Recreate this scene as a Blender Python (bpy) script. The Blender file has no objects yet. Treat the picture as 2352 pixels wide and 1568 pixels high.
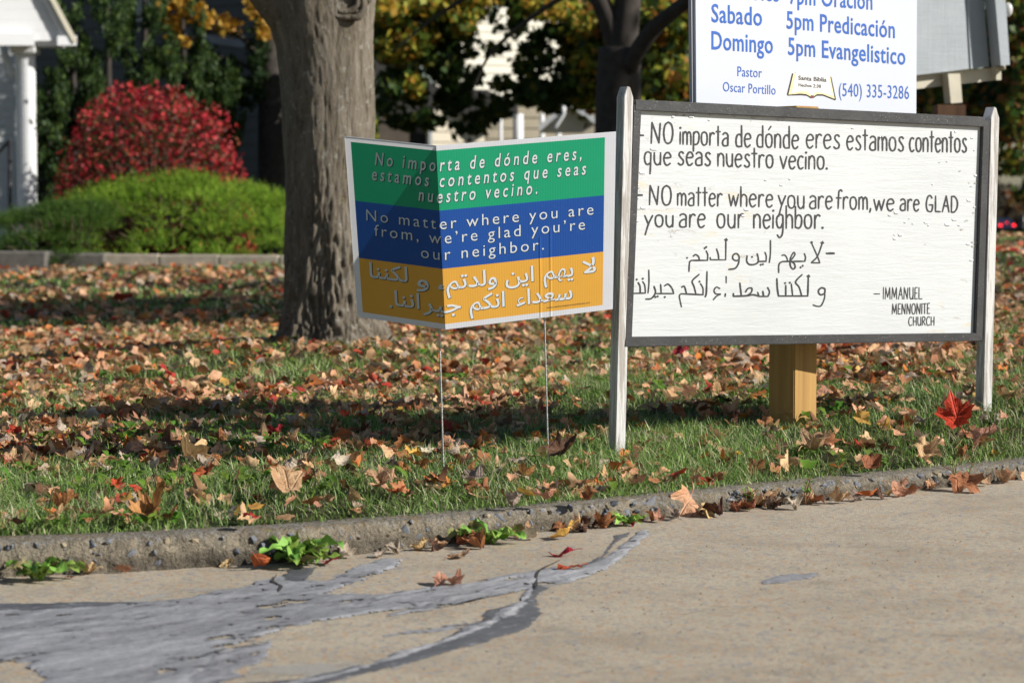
import bpy, bmesh, math, random
import numpy as np
from mathutils import Vector, Matrix, noise
R = math.radians
rnd = random.Random(7)
rng = np.random.default_rng(7)
C = bpy.context.scene.collection
SC = bpy.context.scene

# ------------------------------------------------------------------ camera, sky, sun, exposure
F = 5160.0                      # focal length in units of the 2352-wide reference measure
CX, CY, HOR = 1176.0, 784.0, 450.0
H = 0.765                       # eye height over the road
PITCH = math.atan((CY - HOR) / F)
cam_d = bpy.data.cameras.new('camera'); cam = bpy.data.objects.new('camera', cam_d); C.objects.link(cam)
cam.location = (0, 0, H); cam.rotation_euler = (math.pi/2 - PITCH, 0, 0)
cam_d.lens = F / 2352 * 36; cam_d.sensor_width = 36; cam_d.clip_start = 0.1; cam_d.clip_end = 3000
cam_d.dof.use_dof = True; cam_d.dof.focus_distance = 5.95; cam_d.dof.aperture_fstop = 5.6; cam_d.dof.aperture_blades = 0
SC.camera = cam
SUN_EL = R(31)
SUN = Vector((0.963*math.cos(SUN_EL), -0.269*math.cos(SUN_EL), math.sin(SUN_EL))).normalized()
w = bpy.data.worlds.new('World'); SC.world = w; w.use_nodes = True
nt = w.node_tree; nt.nodes.clear()
sky = nt.nodes.new('ShaderNodeTexSky'); sky.sky_type = 'NISHITA'; sky.sun_disc = False
sky.sun_elevation = SUN_EL; sky.sun_rotation = math.atan2(SUN.x, SUN.y)
sky.air_density = 1.0; sky.dust_density = 0.6; sky.ozone_density = 1.2
bg = nt.nodes.new('ShaderNodeBackground'); bg.inputs[1].default_value = 0.052
wo = nt.nodes.new('ShaderNodeOutputWorld'); nt.links.new(sky.outputs[0], bg.inputs[0]); nt.links.new(bg.outputs[0], wo.inputs[0])
sd = bpy.data.lights.new('sun', 'SUN'); sd.energy = 5.0; sd.angle = R(0.53); sd.color = (1.0, 0.955, 0.89)
so = bpy.data.objects.new('sun', sd); C.objects.link(so); so.rotation_euler = SUN.to_track_quat('Z', 'Y').to_euler(); so.location = (8, -4, 8)
SC.view_settings.view_transform = 'Standard'; SC.view_settings.look = 'None'; SC.view_settings.exposure = 0.44
SC.view_settings.gamma = 1.0; SC.view_settings.use_curve_mapping = False
SC.render.engine = 'CYCLES'; SC.cycles.use_denoising = True
SC.cycles.max_bounces = 6; SC.cycles.diffuse_bounces = 3; SC.cycles.transmission_bounces = 4; SC.cycles.transparent_max_bounces = 6

# ------------------------------------------------------------------ helpers
Fv = Vector((0, math.cos(PITCH), -math.sin(PITCH))); Uv = Vector((0, math.sin(PITCH), math.cos(PITCH)))
EYE = Vector((0, 0, H))
def ray(px, py):
    return Fv + Vector((1, 0, 0)) * ((px - CX) / F) + Uv * ((CY - py) / F)
def P(px, py, d):
    r = ray(px, py); return EYE + r * (d / r.y)
def PZ(px, py, z):
    r = ray(px, py); return EYE + r * ((z - H) / r.z)
class Plane:
    """a vertical sign plane, origin o, horizontal direction a, normal n towards the viewer side"""
    def __init__(s, p0, p1):
        s.o = Vector((p0.x, p0.y, 0)); s.a = Vector((p1.x - p0.x, p1.y - p0.y, 0)).normalized()
        s.n = Vector((s.a.y, -s.a.x, 0))
    def at(s, px, py, off=0.0):
        r = ray(px, py); t = (s.o - EYE).dot(s.n) / r.dot(s.n)
        return EYE + r * t + s.n * off

def tag(o, label=None, cat=None, group=None, kind=None):
    if label: o['label'] = label
    if cat: o['category'] = cat
    if group: o['group'] = group
    if kind: o['kind'] = kind
    return o
def link(name, me, parent=None):
    o = bpy.data.objects.new(name, me); C.objects.link(o)
    if parent is not None:
        o.parent = parent; o.matrix_parent_inverse = parent.matrix_world.inverted()
    return o
def empty(name, loc=(0, 0, 0)):
    o = bpy.data.objects.new(name, None); o.empty_display_size = 0.1; o.location = loc; C.objects.link(o)
    o.matrix_world = Matrix.Translation(Vector(loc)); return o
def mesh_np(name, v, f, mats=(), cols=None, mi=None, smooth=False):
    """v Nx3, f MxK numpy"""
    me = bpy.data.meshes.new(name)
    v = np.asarray(v, dtype=np.float32); f = np.asarray(f, dtype=np.int32)
    n, m, k = len(v), len(f), f.shape[1]
    me.vertices.add(n); me.vertices.foreach_set('co', v.ravel())
    me.loops.add(m*k); me.loops.foreach_set('vertex_index', f.ravel())
    me.polygons.add(m); me.polygons.foreach_set('loop_start', np.arange(0, m*k, k, dtype=np.int32))
    me.polygons.foreach_set('loop_total', np.full(m, k, dtype=np.int32))
    for a in mats: me.materials.append(a)
    if mi is not None: me.polygons.foreach_set('material_index', np.asarray(mi, dtype=np.int32))
    if smooth: me.polygons.foreach_set('use_smooth', np.ones(m, dtype=bool))
    me.update(calc_edges=True)
    if cols is not None:
        at = me.color_attributes.new('Col', 'FLOAT_COLOR', 'POINT')
        c4 = np.ones((n, 4), dtype=np.float32); c4[:, :3] = cols
        at.data.foreach_set('color', c4.ravel())
    return me
def mesh_py(name, v, f, mats=(), smooth=False):
    me = bpy.data.meshes.new(name); me.from_pydata([tuple(a) for a in v], [], [tuple(a) for a in f])
    for a in mats: me.materials.append(a)
    if smooth:
        for p in me.polygons: p.use_smooth = True
    me.update(); return me
def prism(front, n, depth, name, m, parent=None, bevel=0.0):
    """solid from a front outline (world points, any order) pushed back along -n"""
    bm = bmesh.new()
    a = [bm.verts.new(p) for p in front]; b = [bm.verts.new(p - n*depth) for p in front]
    bm.faces.new(a); bm.faces.new(b[::-1])
    k = len(a)
    for i in range(k): bm.faces.new((a[i], b[i], b[(i+1) % k], a[(i+1) % k]))
    bmesh.ops.recalc_face_normals(bm, faces=bm.faces[:])
    if bevel > 0: bmesh.ops.bevel(bm, geom=bm.edges[:], offset=bevel, segments=2, affect='EDGES')
    me = bpy.data.meshes.new(name); bm.to_mesh(me); bm.free(); me.materials.append(m)
    return link(name, me, parent)
def box(name, lo, hi, m, parent=None, rotz=0.0, pivot=None, bevel=0.0):
    lo, hi = Vector(lo), Vector(hi); bm = bmesh.new()
    bmesh.ops.create_cube(bm, size=1.0)
    for v in bm.verts:
        v.co = Vector((lo.x + (v.co.x+.5)*(hi.x-lo.x), lo.y + (v.co.y+.5)*(hi.y-lo.y), lo.z + (v.co.z+.5)*(hi.z-lo.z)))
    if bevel: bmesh.ops.bevel(bm, geom=bm.edges[:], offset=bevel, segments=1, affect='EDGES')
    if rotz:
        bmesh.ops.rotate(bm, verts=bm.verts[:], cent=Vector(pivot or (0, 0, 0)), matrix=Matrix.Rotation(rotz, 3, 'Z'))
    me = bpy.data.meshes.new(name); bm.to_mesh(me); bm.free(); me.materials.append(m)
    return link(name, me, parent)
def tube_data(pts, rads, seg=8, cap=True):
    v, f = [], []
    n = len(pts); up = Vector((0.12, 0.23, 1)).normalized()
    for i, p in enumerate(pts):
        d = (pts[min(i+1, n-1)] - pts[max(i-1, 0)]).normalized()
        a = d.cross(up)
        if a.length < 1e-3: a = d.cross(Vector((1, 0, 0)))
        a.normalize(); b = d.cross(a).normalized()
        for j in range(seg):
            t = 2*math.pi*j/seg; v.append(p + (a*math.cos(t) + b*math.sin(t))*rads[i])
    for i in range(n-1):
        for j in range(seg):
            f.append((i*seg+j, i*seg+(j+1) % seg, (i+1)*seg+(j+1) % seg, (i+1)*seg+j))
    if cap:
        f.append(tuple(range(seg))[::-1]); f.append(tuple((n-1)*seg + j for j in range(seg)))
    return v, f
def tubes(name, runs, m, parent=None, seg=8):
    V, Fc = [], []
    for pts, rads in runs:
        v, f = tube_data(pts, rads, seg); o = len(V); V += v; Fc += [tuple(i+o for i in q) for q in f]
    return link(name, mesh_py(name, V, Fc, [m], True), parent)
def catmull(pts, k=6):
    if len(pts) < 3: return [Vector(p) for p in pts]
    q = [Vector(p) for p in pts]; q = [q[0]*2 - q[1]] + q + [q[-1]*2 - q[-2]]
    out = []
    for i in range(1, len(q)-2):
        for j in range(k):
            t = j/k; a, b, c, d = q[i-1], q[i], q[i+1], q[i+2]
            out.append(0.5*((2*b) + (c-a)*t + (2*a-5*b+4*c-d)*t*t + (3*b-a-3*c+d)*t**3))
    out.append(q[-2]); return out

# ------------------------------------------------------------------ materials
class M:
    def __init__(s, name):
        s.m = bpy.data.materials.new(name); s.m.use_nodes = True; s.t = s.m.node_tree; s.t.nodes.clear()
        s.out = s.n('ShaderNodeOutputMaterial'); s.b = s.n('ShaderNodeBsdfPrincipled')
        s.l(s.b.outputs[0], s.out.inputs[0]); s._c = None
    def n(s, k, **kw):
        a = s.t.nodes.new(k)
        for q, v in kw.items(): setattr(a, q, v)
        return a
    def l(s, a, b): s.t.links.new(a, b)
    def coord(s, kind='Object', scale=(1, 1, 1), rot=(0, 0, 0)):
        tc = s.n('ShaderNodeTexCoord'); mp = s.n('ShaderNodeMapping'); s.l(tc.outputs[kind], mp.inputs[0])
        mp.inputs['Scale'].default_value = scale; mp.inputs['Rotation'].default_value = rot; return mp.outputs[0]
    def noise(s, vec, sc, det=4, rough=.55, dist=0):
        a = s.n('ShaderNodeTexNoise'); s.l(vec, a.inputs['Vector']); a.inputs['Scale'].default_value = sc
        a.inputs['Detail'].default_value = det; a.inputs['Roughness'].default_value = rough; a.inputs['Distortion'].default_value = dist
        return a.outputs[0]
    def vor(s, vec, sc, feat='F1', out='Distance'):
        a = s.n('ShaderNodeTexVoronoi'); a.feature = feat; s.l(vec, a.inputs['Vector']); a.inputs['Scale'].default_value = sc
        return a.outputs[out]
    def ramp(s, fac, stops):
        a = s.n('ShaderNodeValToRGB'); s.l(fac, a.inputs[0]); e = a.color_ramp.elements
        while len(e) < len(stops): e.new(0.5)
        for q, (p, c) in zip(e, stops):
            q.position = p; q.color = (c[0], c[1], c[2], 1) if hasattr(c, '__len__') else (c, c, c, 1)
        return a.outputs[0]
    def mix(s, fac, a, b, mode='MIX'):
        q = s.n('ShaderNodeMix'); q.data_type = 'RGBA'; q.blend_type = mode
        for val, i in ((fac, 0), (a, 6), (b, 7)):
            if hasattr(val, 'is_output') or hasattr(val, 'links'): s.l(val, q.inputs[i])
            elif hasattr(val, '__len__'): q.inputs[i].default_value = (*val[:3], 1)
            else: q.inputs[i].default_value = val
        return q.outputs[2]
    def math(s, op, a, b=None):
        q = s.n('ShaderNodeMath'); q.operation = op
        for i, v in enumerate((a, b)):
            if v is None: continue
            if hasattr(v, 'links'): s.l(v, q.inputs[i])
            else: q.inputs[i].default_value = v
        return q.outputs[0]
    def col(s, c):
        if hasattr(c, 'links'): s.l(c, s.b.inputs['Base Color'])
        else: s.b.inputs['Base Color'].default_value = (*c[:3], 1)
        return s
    def rough(s, v, spec=.4):
        if hasattr(v, 'links'): s.l(v, s.b.inputs['Roughness'])
        else: s.b.inputs['Roughness'].default_value = v
        s.b.inputs['Specular IOR Level'].default_value = spec; return s
    def bump(s, h, strength=.5, dist=.01):
        a = s.n('ShaderNodeBump'); s.l(h, a.inputs['Height']); a.inputs['Strength'].default_value = strength
        a.inputs['Distance'].default_value = dist
        if s._c is not None: s.l(s._c, a.inputs['Normal'])
        s._c = a.outputs[0]; s.l(s._c, s.b.inputs['Normal']); return s
    def translucent(s, color, fac):
        t = s.n('ShaderNodeBsdfTranslucent'); mx = s.n('ShaderNodeMixShader')
        if hasattr(color, 'links'): s.l(color, t.inputs[0])
        else: t.inputs[0].default_value = (*color[:3], 1)
        if s._c is not None: s.l(s._c, t.inputs['Normal'])
        mx.inputs[0].default_value = fac; s.l(s.b.outputs[0], mx.inputs[1]); s.l(t.outputs[0], mx.inputs[2])
        s.l(mx.outputs[0], s.out.inputs[0]); return s

def simple(name, c, r=.6, var=.15, sc=8, bump=.0, spec=.35, kind='Object', scale=(1, 1, 1)):
    m = M(name); v = m.coord(kind, scale); n = m.noise(v, sc, 5)
    lo = tuple(x*(1-var) for x in c); hi = tuple(min(1, x*(1+var)) for x in c)
    m.col(m.ramp(n, [(.3, lo), (.7, hi)])).rough(r, spec)
    if bump: m.bump(m.noise(v, sc*4, 4), bump, .004)
    return m.m

def attr_mat(name, transl=.35, r=.55, spec=.3, bump=0.0, patch=0.0):
    m = M(name); a = m.n('ShaderNodeAttribute'); a.attribute_name = 'Col'; c = a.outputs['Color']
    v = m.coord('Object')
    if patch: c = m.mix(m.ramp(m.noise(v, patch, 3), [(.42, 0), (.62, .55)]), c, (.22, .10, .045))
    m.col(c).rough(r, spec)
    if bump: m.bump(m.noise(v, 140, 3), bump, .002)
    m.translucent(c, transl); return m.m
M_GRASS = attr_mat('grass_blade', .32, .5, .25)
M_LEAFSTUFF = attr_mat('litter_leaf', .22, .62, .25, .25, 45)
M_FOLIAGE = attr_mat('foliage', .35, .55, .25)

def leaf_mat(name, c, c2):
    m = M(name); v = m.coord('Object'); oi = m.n('ShaderNodeObjectInfo')
    n = m.noise(v, 3.4, 6, .65, .6); sp = m.noise(v, 13, 4, .7)
    a = m.mix(m.ramp(n, [(.36, 0), (.62, 1)]), c, c2)
    a = m.mix(m.ramp(sp, [(.60, 0), (.70, .65)]), a, tuple(x*.35 for x in c2))
    sx = m.n('ShaderNodeSeparateXYZ'); m.l(v, sx.inputs[0]); yy = m.math('ADD', sx.outputs[1], .34); an = m.math('ARCTAN2', sx.outputs[0], yy)
    fr = m.math('ABSOLUTE', m.math('SUBTRACT', m.math('FRACT', m.math('ADD', m.math('MULTIPLY', an, 1.43), .5)), .5))
    rr = m.math('SQRT', m.math('ADD', m.math('MULTIPLY', sx.outputs[0], sx.outputs[0]), m.math('MULTIPLY', yy, yy))); ve = m.math('MULTIPLY', fr, rr)
    a = m.mix(m.ramp(ve, [(.006, .6), (.016, 0)]), a, tuple(min(1, x*1.35+.04) for x in c))
    hsv = m.n('ShaderNodeHueSaturation'); m.l(a, hsv.inputs['Color']); m.l(m.math('ADD', m.math('MULTIPLY', oi.outputs['Random'], .5), .72), hsv.inputs['Value']); m.l(m.math('ADD', m.math('MULTIPLY', oi.outputs['Random'], .03), .487), hsv.inputs['Hue']); a = hsv.outputs[0]
    h = m.math('ADD', m.ramp(ve, [(.0, 0), (.04, 1)]), m.math('MULTIPLY', n, 1.5)); m.col(a).rough(.6, .3).bump(h, .5, .03).bump(sp, .3, .02)
    m.translucent(a, .2); return m.m
LEAFC = {
 'tan': ((.72, .49, .27), (.54, .32, .16)), 'peach': ((.76, .45, .28), (.66, .31, .16)), 'rust': ((.50, .21, .09), (.34, .125, .05)),
 'red': ((.60, .055, .035), (.40, .03, .025)), 'orange': ((.74, .25, .06), (.56, .14, .04)), 'grey-brown': ((.48, .39, .31), (.34, .25, .19)),
 'yellow': ((.72, .46, .11), (.60, .30, .06)), 'dark brown': ((.17, .08, .042), (.10, .05, .03)), 'crimson': ((.62, .014, .018), (.42, .010, .012)),
 'pale cream': ((.66, .56, .44), (.50, .39, .29))}
M_LEAF = {k: leaf_mat('leaf_' + k.replace(' ', '_').replace('-', '_'), *v) for k, v in LEAFC.items()}

def wood_mat(name, c1, c2, scale=(60, 60, 4), paint=None, wear=.0, rot=(0, 0, 0), bump=.4):
    m = M(name); v = m.coord('Object', scale, rot); n = m.noise(v, 1.0, 6, .6, .8); f = m.noise(v, 4.0, 3)
    a = m.mix(m.ramp(n, [(.3, 0), (.7, 1)]), c1, c2)
    if paint:
        vv = m.coord('Object', tuple(x*.45 for x in scale), rot)
        p = m.noise(vv, 1.6, 8, .7); a = m.mix(m.ramp(p, [(.5-wear, 0), (.56-wear, 1)]), a, paint)
    m.col(a).rough(.7, .3).bump(f, bump, .003); return m.m

M_WHITEPOST = wood_mat('weathered_white_paint', (.42, .40, .37), (.30, .27, .24), (90, 90, 5), (.58, .575, .56), .035, bump=.5)
M_BLACKFRAME = None
def black_frame():
    m = M('worn_black_paint'); v = m.coord('Object'); vs = m.coord('Object', (1, 1, 1))
    n = m.noise(v, 9, 4); base = m.ramp(n, [(.3, (.022, .023, .025)), (.7, (.050, .050, .052))])
    sp = m.noise(v, 220, 3, .7); msk = m.math('MULTIPLY', m.ramp(sp, [(.64, 0), (.69, 1)]), m.ramp(m.noise(v, 12, 3), [(.40, .1), (.62, 1)]))
    a = m.mix(msk, base, (.50, .47, .43)); m.col(a).rough(.42, .5).bump(m.noise(v, 90, 4), .35, .002); return m.m
M_BLACKFRAME = black_frame()
def board_mat():
    m = M('peeling_white_board'); v = m.coord('Object'); r = m.coord('Object', (6, 6, 55))
    n = m.noise(v, 3.2, 4, .6)
    white = m.ramp(n, [(.3, (.53, .55, .555)), (.7, (.58, .60, .605))])
    p = m.noise(m.coord('Object', (1.0, 1.0, 3.4)), 17, 8, .78, .4)
    zone = m.ramp(m.noise(v, 2.1, 3, .5), [(.46, 0), (.60, 1)])
    flake = m.math('MULTIPLY', m.ramp(p, [(.62, 0), (.635, 1)]), zone)
    cream = m.math('MULTIPLY', m.ramp(m.noise(m.coord('Object', (1, 1, 4)), 7, 6, .7), [(.60, 0), (.63, 1)]), zone)
    a = m.mix(cream, white, (.57, .545, .45)); a = m.mix(flake, a, (.42, .385, .34))
    m.col(a).rough(.42, .4)
    h = m.math('ADD', m.noise(r, 1.0, 7, .65, .5), m.math('MULTIPLY', flake, -.5))
    m.bump(h, .45, .0035).bump(m.noise(m.coord('Object', (14, 14, 120)), 1.0, 4, .6, .8), .4, .0016); return m.m
M_BOARD = board_mat()
def paint_mat():
    m = M('black_lettering_paint'); v = m.coord('Object', (20, 20, 160)); n = m.noise(v, 1.0, 5)
    m.col(m.ramp(n, [(.60, (.032, .033, .036)), (.78, (.16, .16, .16))])).rough(.4, .5); return m.m
M_INK = paint_mat()
M_LUMBER = wood_mat('treated_lumber', (.44, .265, .085), (.28, .15, .045), (34, 34, 1.2), bump=.35)
M_BROWNPOST = wood_mat('dark_brown_post', (.16, .085, .045), (.07, .035, .02), (26, 26, 2), bump=.4)
def grey_ply():
    m = M('painted_plywood'); v = m.coord('Object', (50, 50, 5)); h = m.coord('Object', (6, 6, 60))
    n = m.noise(m.coord('Object'), 5, 4)
    m.col(m.ramp(n, [(.3, (.35, .385, .41)), (.7, (.41, .445, .47))])).rough(.6, .3)
    m.bump(m.noise(v, 1, 5, .7), .5, .004).bump(m.noise(h, 1, 5, .7), .5, .004); return m.m
M_PLY = grey_ply()
M_CREAM = simple('cream_trim', (.55, .51, .40), .6, .08, 10, .2)
M_SIGNWHITE = simple('schedule_panel_white', (.52, .55, .62), .22, .02, 3, 0, .5)
M_EDGEGREY = simple('panel_edge_grey', (.35, .36, .40), .5, .05, 20)
M_BLUE = simple('blue_print', (.035, .11, .40), .3, .12, 40, 0, .5)
M_STEEL = simple('galvanised_wire', (.40, .40, .39), .4, .2, 90, .4, .6)
M_STEEL.node_tree.nodes['Principled BSDF'].inputs['Metallic'].default_value = .6

def coro(name, c, transl, tc=None):
    m = M(name); uv = m.coord('UV', (1, 1, 1)); sx = m.n('ShaderNodeSeparateXYZ'); m.l(uv, sx.inputs[0])
    s = m.math('SINE', m.math('MULTIPLY', sx.outputs[0], 2*math.pi*118))
    n = m.noise(m.coord('Object'), 9, 4); sp = m.noise(m.coord('Object'), 260, 2)
    a = m.ramp(n, [(.3, tuple(x*.94 for x in c)), (.7, c)])
    a = m.mix(m.ramp(sp, [(.70, 0), (.76, .5)]), a, (.25, .2, .15))
    m.col(a).rough(.34, .45)
    # flutes, two crease lines where the wire legs push through
    u = sx.outputs[0]; vv = sx.outputs[1]
    def crease(u0, wd, v0):
        q = m.math('SUBTRACT', u, u0); q = m.math('MULTIPLY', q, 1/wd); q = m.math('MULTIPLY', q, q)
        q = m.math('POWER', 2.718, m.math('MULTIPLY', q, -1.0))
        g = m.math('GREATER_THAN', vv, v0); return m.math('MULTIPLY', q, g)
    cr = m.math('ADD', crease(.742, .0028, .55), crease(.778, .0028, .50))
    h = m.math('ADD', m.math('MULTIPLY', s, .045), m.math('MULTIPLY', cr, 1.0))
    m.bump(h, .9, .0016)
    m.translucent(tc or c, transl); return m.m
M_CW = coro('corrugated_white', (.70, .71, .75), .28, (.97, .97, .98))
M_CG = coro('corrugated_green', (.004, .31, .15), .15, (.008, .27, .125))
M_CB = coro('corrugated_blue', (.006, .070, .32), .15, (.008, .055, .22))
M_CO = coro('corrugated_orange', (.70, .36, .05), .17, (.86, .44, .06))
M_CL = simple('print_letter_white', (.58, .62, .64), .35, .03, 30)
mm = M('print_letter'); mm.col((.62, .67, .70)).rough(.35, .4).translucent((.93, .95, .97), .12); M_CL = mm.m
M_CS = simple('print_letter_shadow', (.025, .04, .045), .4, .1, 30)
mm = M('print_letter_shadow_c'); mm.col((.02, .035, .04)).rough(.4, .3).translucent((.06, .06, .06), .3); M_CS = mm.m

# ------------------------------------------------------------------ terrain functions
def interp(x, xs, ys):
    return float(np.interp(x, xs, ys))
GUT = [(-900, 1352), (-300, 1338), (0, 1326), (300, 1313), (640, 1294), (1000, 1252), (1500, 1192), (1800, 1158), (2100, 1128), (2352, 1099), (2700, 1062), (3100, 1028)]
KH = [(-900, .070), (640, .068), (1000, .058), (1500, .047), (2352, .042), (3100, .042)]
kp = [PZ(px, py, 0.0) for px, py in GUT]
kp = [kp[0] + (kp[0]-kp[1])*4] + kp + [kp[-1] + (kp[-1]-kp[-2])*6]
kx = [p.x for p in kp]; ky = [p.y for p in kp]
khx = [kx[0]] + [PZ(px, interp(px, [g[0] for g in GUT], [g[1] for g in GUT]), 0).x for px, _ in KH] + [kx[-1]]
khz = [KH[0][1]] + [k[1] for k in KH] + [KH[-1][1]]
def kerb_y(x): return interp(x, kx, ky)
def kerb_h(x): return interp(x, khx, khz)
def sstep(a, b, x):
    t = np.clip((x-a)/(b-a), 0, 1); return t*t*(3-2*t)
TREE = P(752, 795, 10.2)
def lawn_z_np(x, y):
    x = np.asarray(x, float); y = np.asarray(y, float)
    ky_ = np.interp(x, kx, ky) + .115; kh_ = np.interp(x, khx, khz)
    base = .066 - .075*sstep(6.5, 12, y) + .125*sstep(13, 23.5, y) + .028*np.clip(x, -4, 4)*sstep(5, 8, y) + .026*np.clip(x, 0, 3)*sstep(5.4, 7, y) + .010*sstep(5.6, 6.8, y)
    base = base + .085*np.exp(-((x-TREE.x)**2 + (y-10.3)**2)/(2*.95**2))
    base = base + .006*np.sin(x*3.1+y*1.7) + .005*np.sin(x*7.3-y*4.1+1.2)
    base = base - .0158*np.maximum(0, y-27)
    t = sstep(0, .5, y-ky_)
    return (kh_-.012)*(1-t) + base*t
def lawn_z(x, y): return float(lawn_z_np(x, y))
def on_lawn(px, py, lift=0.0):
    """first point of the lawn along a line of sight"""
    d = 4.6
    while d < 40:
        p = P(px, py, d)
        if p.z <= lawn_z(p.x, p.y) + lift: return p
        d += .01
    return p

# ------------------------------------------------------------------ ground, road, kerb
def lawn_material():
    m = M('lawn_soil'); v = m.coord('Object'); n = m.noise(v, 14, 6, .7); k = m.noise(v, 1.1, 4)
    a = m.ramp(n, [(.3, (.020, .022, .010)), (.55, (.045, .042, .020)), (.75, (.09, .065, .035))])
    a = m.mix(m.ramp(k, [(.4, 0), (.65, .5)]), a, (.06, .09, .025))
    m.col(a).rough(.95, .1).bump(m.noise(v, 60, 4), .8, .02); return m.m
M_SOIL = lawn_material()
xs = np.concatenate([np.linspace(-160, -9, 24)[:-1], np.linspace(-9, 9, 110), np.linspace(9, 220, 26)[1:]])
ts = np.linspace(0, 1, 150)
V = []
for x in xs:
    y0 = kerb_y(x) + .108
    yy = y0 + (ts**3)*(640-y0) + ts*0
    yy = y0 + (np.exp(ts*5.2)-1)/(math.exp(5.2)-1)*(640-y0)
    V.append(np.stack([np.full_like(yy, x), yy, lawn_z_np(x, yy)], 1))
V = np.concatenate(V); nt_ = len(ts); ii = np.arange(len(xs)-1)[:, None]*nt_ + np.arange(nt_-1)[None]
ii = ii.ravel(); Fq = np.stack([ii, ii+nt_, ii+nt_+1, ii+1], 1)
tag(link('lawn', mesh_np('lawn', V, Fq, [M_SOIL], smooth=True)), kind='structure')
tag(link('ground', mesh_py('ground', [(-900, -60, -.12), (900, -60, -.12), (900, 20, -.12), (900, 1800, -34), (-900, 1800, -34), (-900, 20, -.12)], [(0, 1, 2, 5), (5, 2, 3, 4)], [M_SOIL])), kind='structure')

def road_material():
    m = M('tan_concrete_road'); v = m.coord('Object'); lg = m.noise(m.coord('Object', (1.3, 1.9, 1), (0, 0, R(-30))), 1.9, 8, .7, .4)
    fine = m.noise(v, 120, 6, .85); mid = m.noise(v, 30, 6, .75)
    a = m.ramp(lg, [(.3, (.30, .255, .19)), (.5, (.385, .33, .25)), (.72, (.44, .385, .295))])
    a = m.mix(m.ramp(fine, [(.36, .85), (.47, 0)]), a, (.16, .135, .105))
    a = m.mix(m.ramp(fine, [(.56, 0), (.66, .75)]), a, (.52, .45, .34))
    grit = m.vor(v, 105, 'F1', 'Color'); sg = m.n('ShaderNodeSeparateColor'); m.l(grit, sg.inputs[0])
    a = m.mix(m.ramp(sg.outputs[0], [(.84, 0), (.88, .6)]), a, (.20, .21, .235))
    a = m.mix(m.ramp(sg.outputs[1], [(.88, 0), (.91, .6)]), a, (.40, .24, .13))
    st = m.noise(m.coord('Object', (1, 1, 1)), 5.5, 6, .7)
    a = m.mix(m.ramp(st, [(.56, 0), (.70, .45)]), a, (.18, .16, .13))
    a = m.mix(m.ramp(mid, [(.34, .45), (.46, 0)]), a, (.19, .165, .13)); a = m.mix(m.ramp(mid, [(.58, 0), (.70, .35)]), a, (.50, .43, .31))
    m.col(a).rough(.85, .25)
    m.bump(fine, .6, .0028).bump(mid, .4, .004); return m.m
M_ROAD = road_material()
rx = np.concatenate([np.linspace(-40, -6, 12)[:-1], np.linspace(-6, 9, 60), np.linspace(9, 60, 16)[1:]])
V = []
for x in rx:
    y1 = kerb_y(x) + .03
    for t in np.linspace(0, 1, 10): V.append((x, -30 + (y1+30)*t, 0.0))
ii = (np.arange(len(rx)-1)[:, None]*10 + np.arange(9)[None]).ravel()
tag(link('road', mesh_np('road', V, np.stack([ii, ii+10, ii+11, ii+1], 1), [M_ROAD])), kind='structure')

def kerb_material():
    m = M('aggregate_kerb'); v = m.coord('Object'); n = m.noise(v, 11, 5); f = m.noise(v, 130, 4, .7)
    a = m.ramp(n, [(.3, (.17, .145, .11)), (.7, (.36, .31, .225))])
    a = m.mix(m.ramp(f, [(.34, .8), (.46, 0)]), a, (.11, .095, .075)); a = m.mix(m.ramp(f, [(.60, 0), (.68, .7)]), a, (.50, .44, .34))
    geo = m.n('ShaderNodeNewGeometry'); sx = m.n('ShaderNodeSeparateXYZ'); m.l(geo.outputs['Normal'], sx.inputs[0])
    top = m.ramp(sx.outputs[2], [(.55, 0), (.85, 1)])
    px_ = m.n('ShaderNodeSeparateXYZ'); m.l(m.coord('Object'), px_.inputs[0])
    dirt = m.math('MULTIPLY', m.ramp(px_.outputs[2], [(.018, 1), (.040, 0)]), m.ramp(m.noise(v, 7, 5, .7), [(.38, .15), (.6, .9)]))
    a = m.mix(dirt, a, (.065, .057, .047))
    lich = m.mix(m.ramp(m.noise(v, 70, 6, .8), [(.47, 0), (.56, .8)]), (.20, .17, .12), (.36, .36, .35))
    lich = m.mix(m.ramp(m.noise(v, 21, 5, .6), [(.52, 0), (.66, .6)]), lich, (.30, .20, .075))
    a = m.mix(m.math('MULTIPLY', top, .8), a, lich)
    m.col(a).rough(.9, .2).bump(f, 1.0, .010).bump(m.noise(v, 34, 5, .7), 1.0, .022); return m.m
M_KERB = kerb_material()
prof = [(d_*(1 if d_ < .03 else .76), z_) for d_, z_ in [(0.0, -.10), (0.002, .0), (.004, .22), (.004, .45), (.008, .66), (.016, .84), (.030, .96), (.048, 1.0), (.075, 1.0), (.105, 1.0), (.135, .985), (.158, .97), (.160, -.1)]]
kxs = np.linspace(-3.2, 4.6, 1100); V = []; K = len(prof)
for i, x in enumerate(kxs):
    y = kerb_y(x); t = Vector((.02, kerb_y(x+.01)-kerb_y(x-.01), 0)).normalized(); n = Vector((-t.y, t.x, 0)); h = kerb_h(x)
    for j, (d, zf) in enumerate(prof):
        p = Vector((x, y, 0)) + n*d + Vector((0, 0, (zf*h if zf > 0 else zf*.6)))
        if 0 < j < 9:
            q = p*26; a = noise.noise(q); b = noise.noise(p*70+Vector((3, 1, 2))); c = noise.noise(p*7)
            amp = (.0085*a + .006*b + .009*c) * (1.0 if j < 7 else .35)
            p -= n*amp*.9; p.z += amp*.35
        V.append(p)
ii = (np.arange(len(kxs)-1)[:, None]*K + np.arange(K-1)[None]).ravel()
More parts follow.
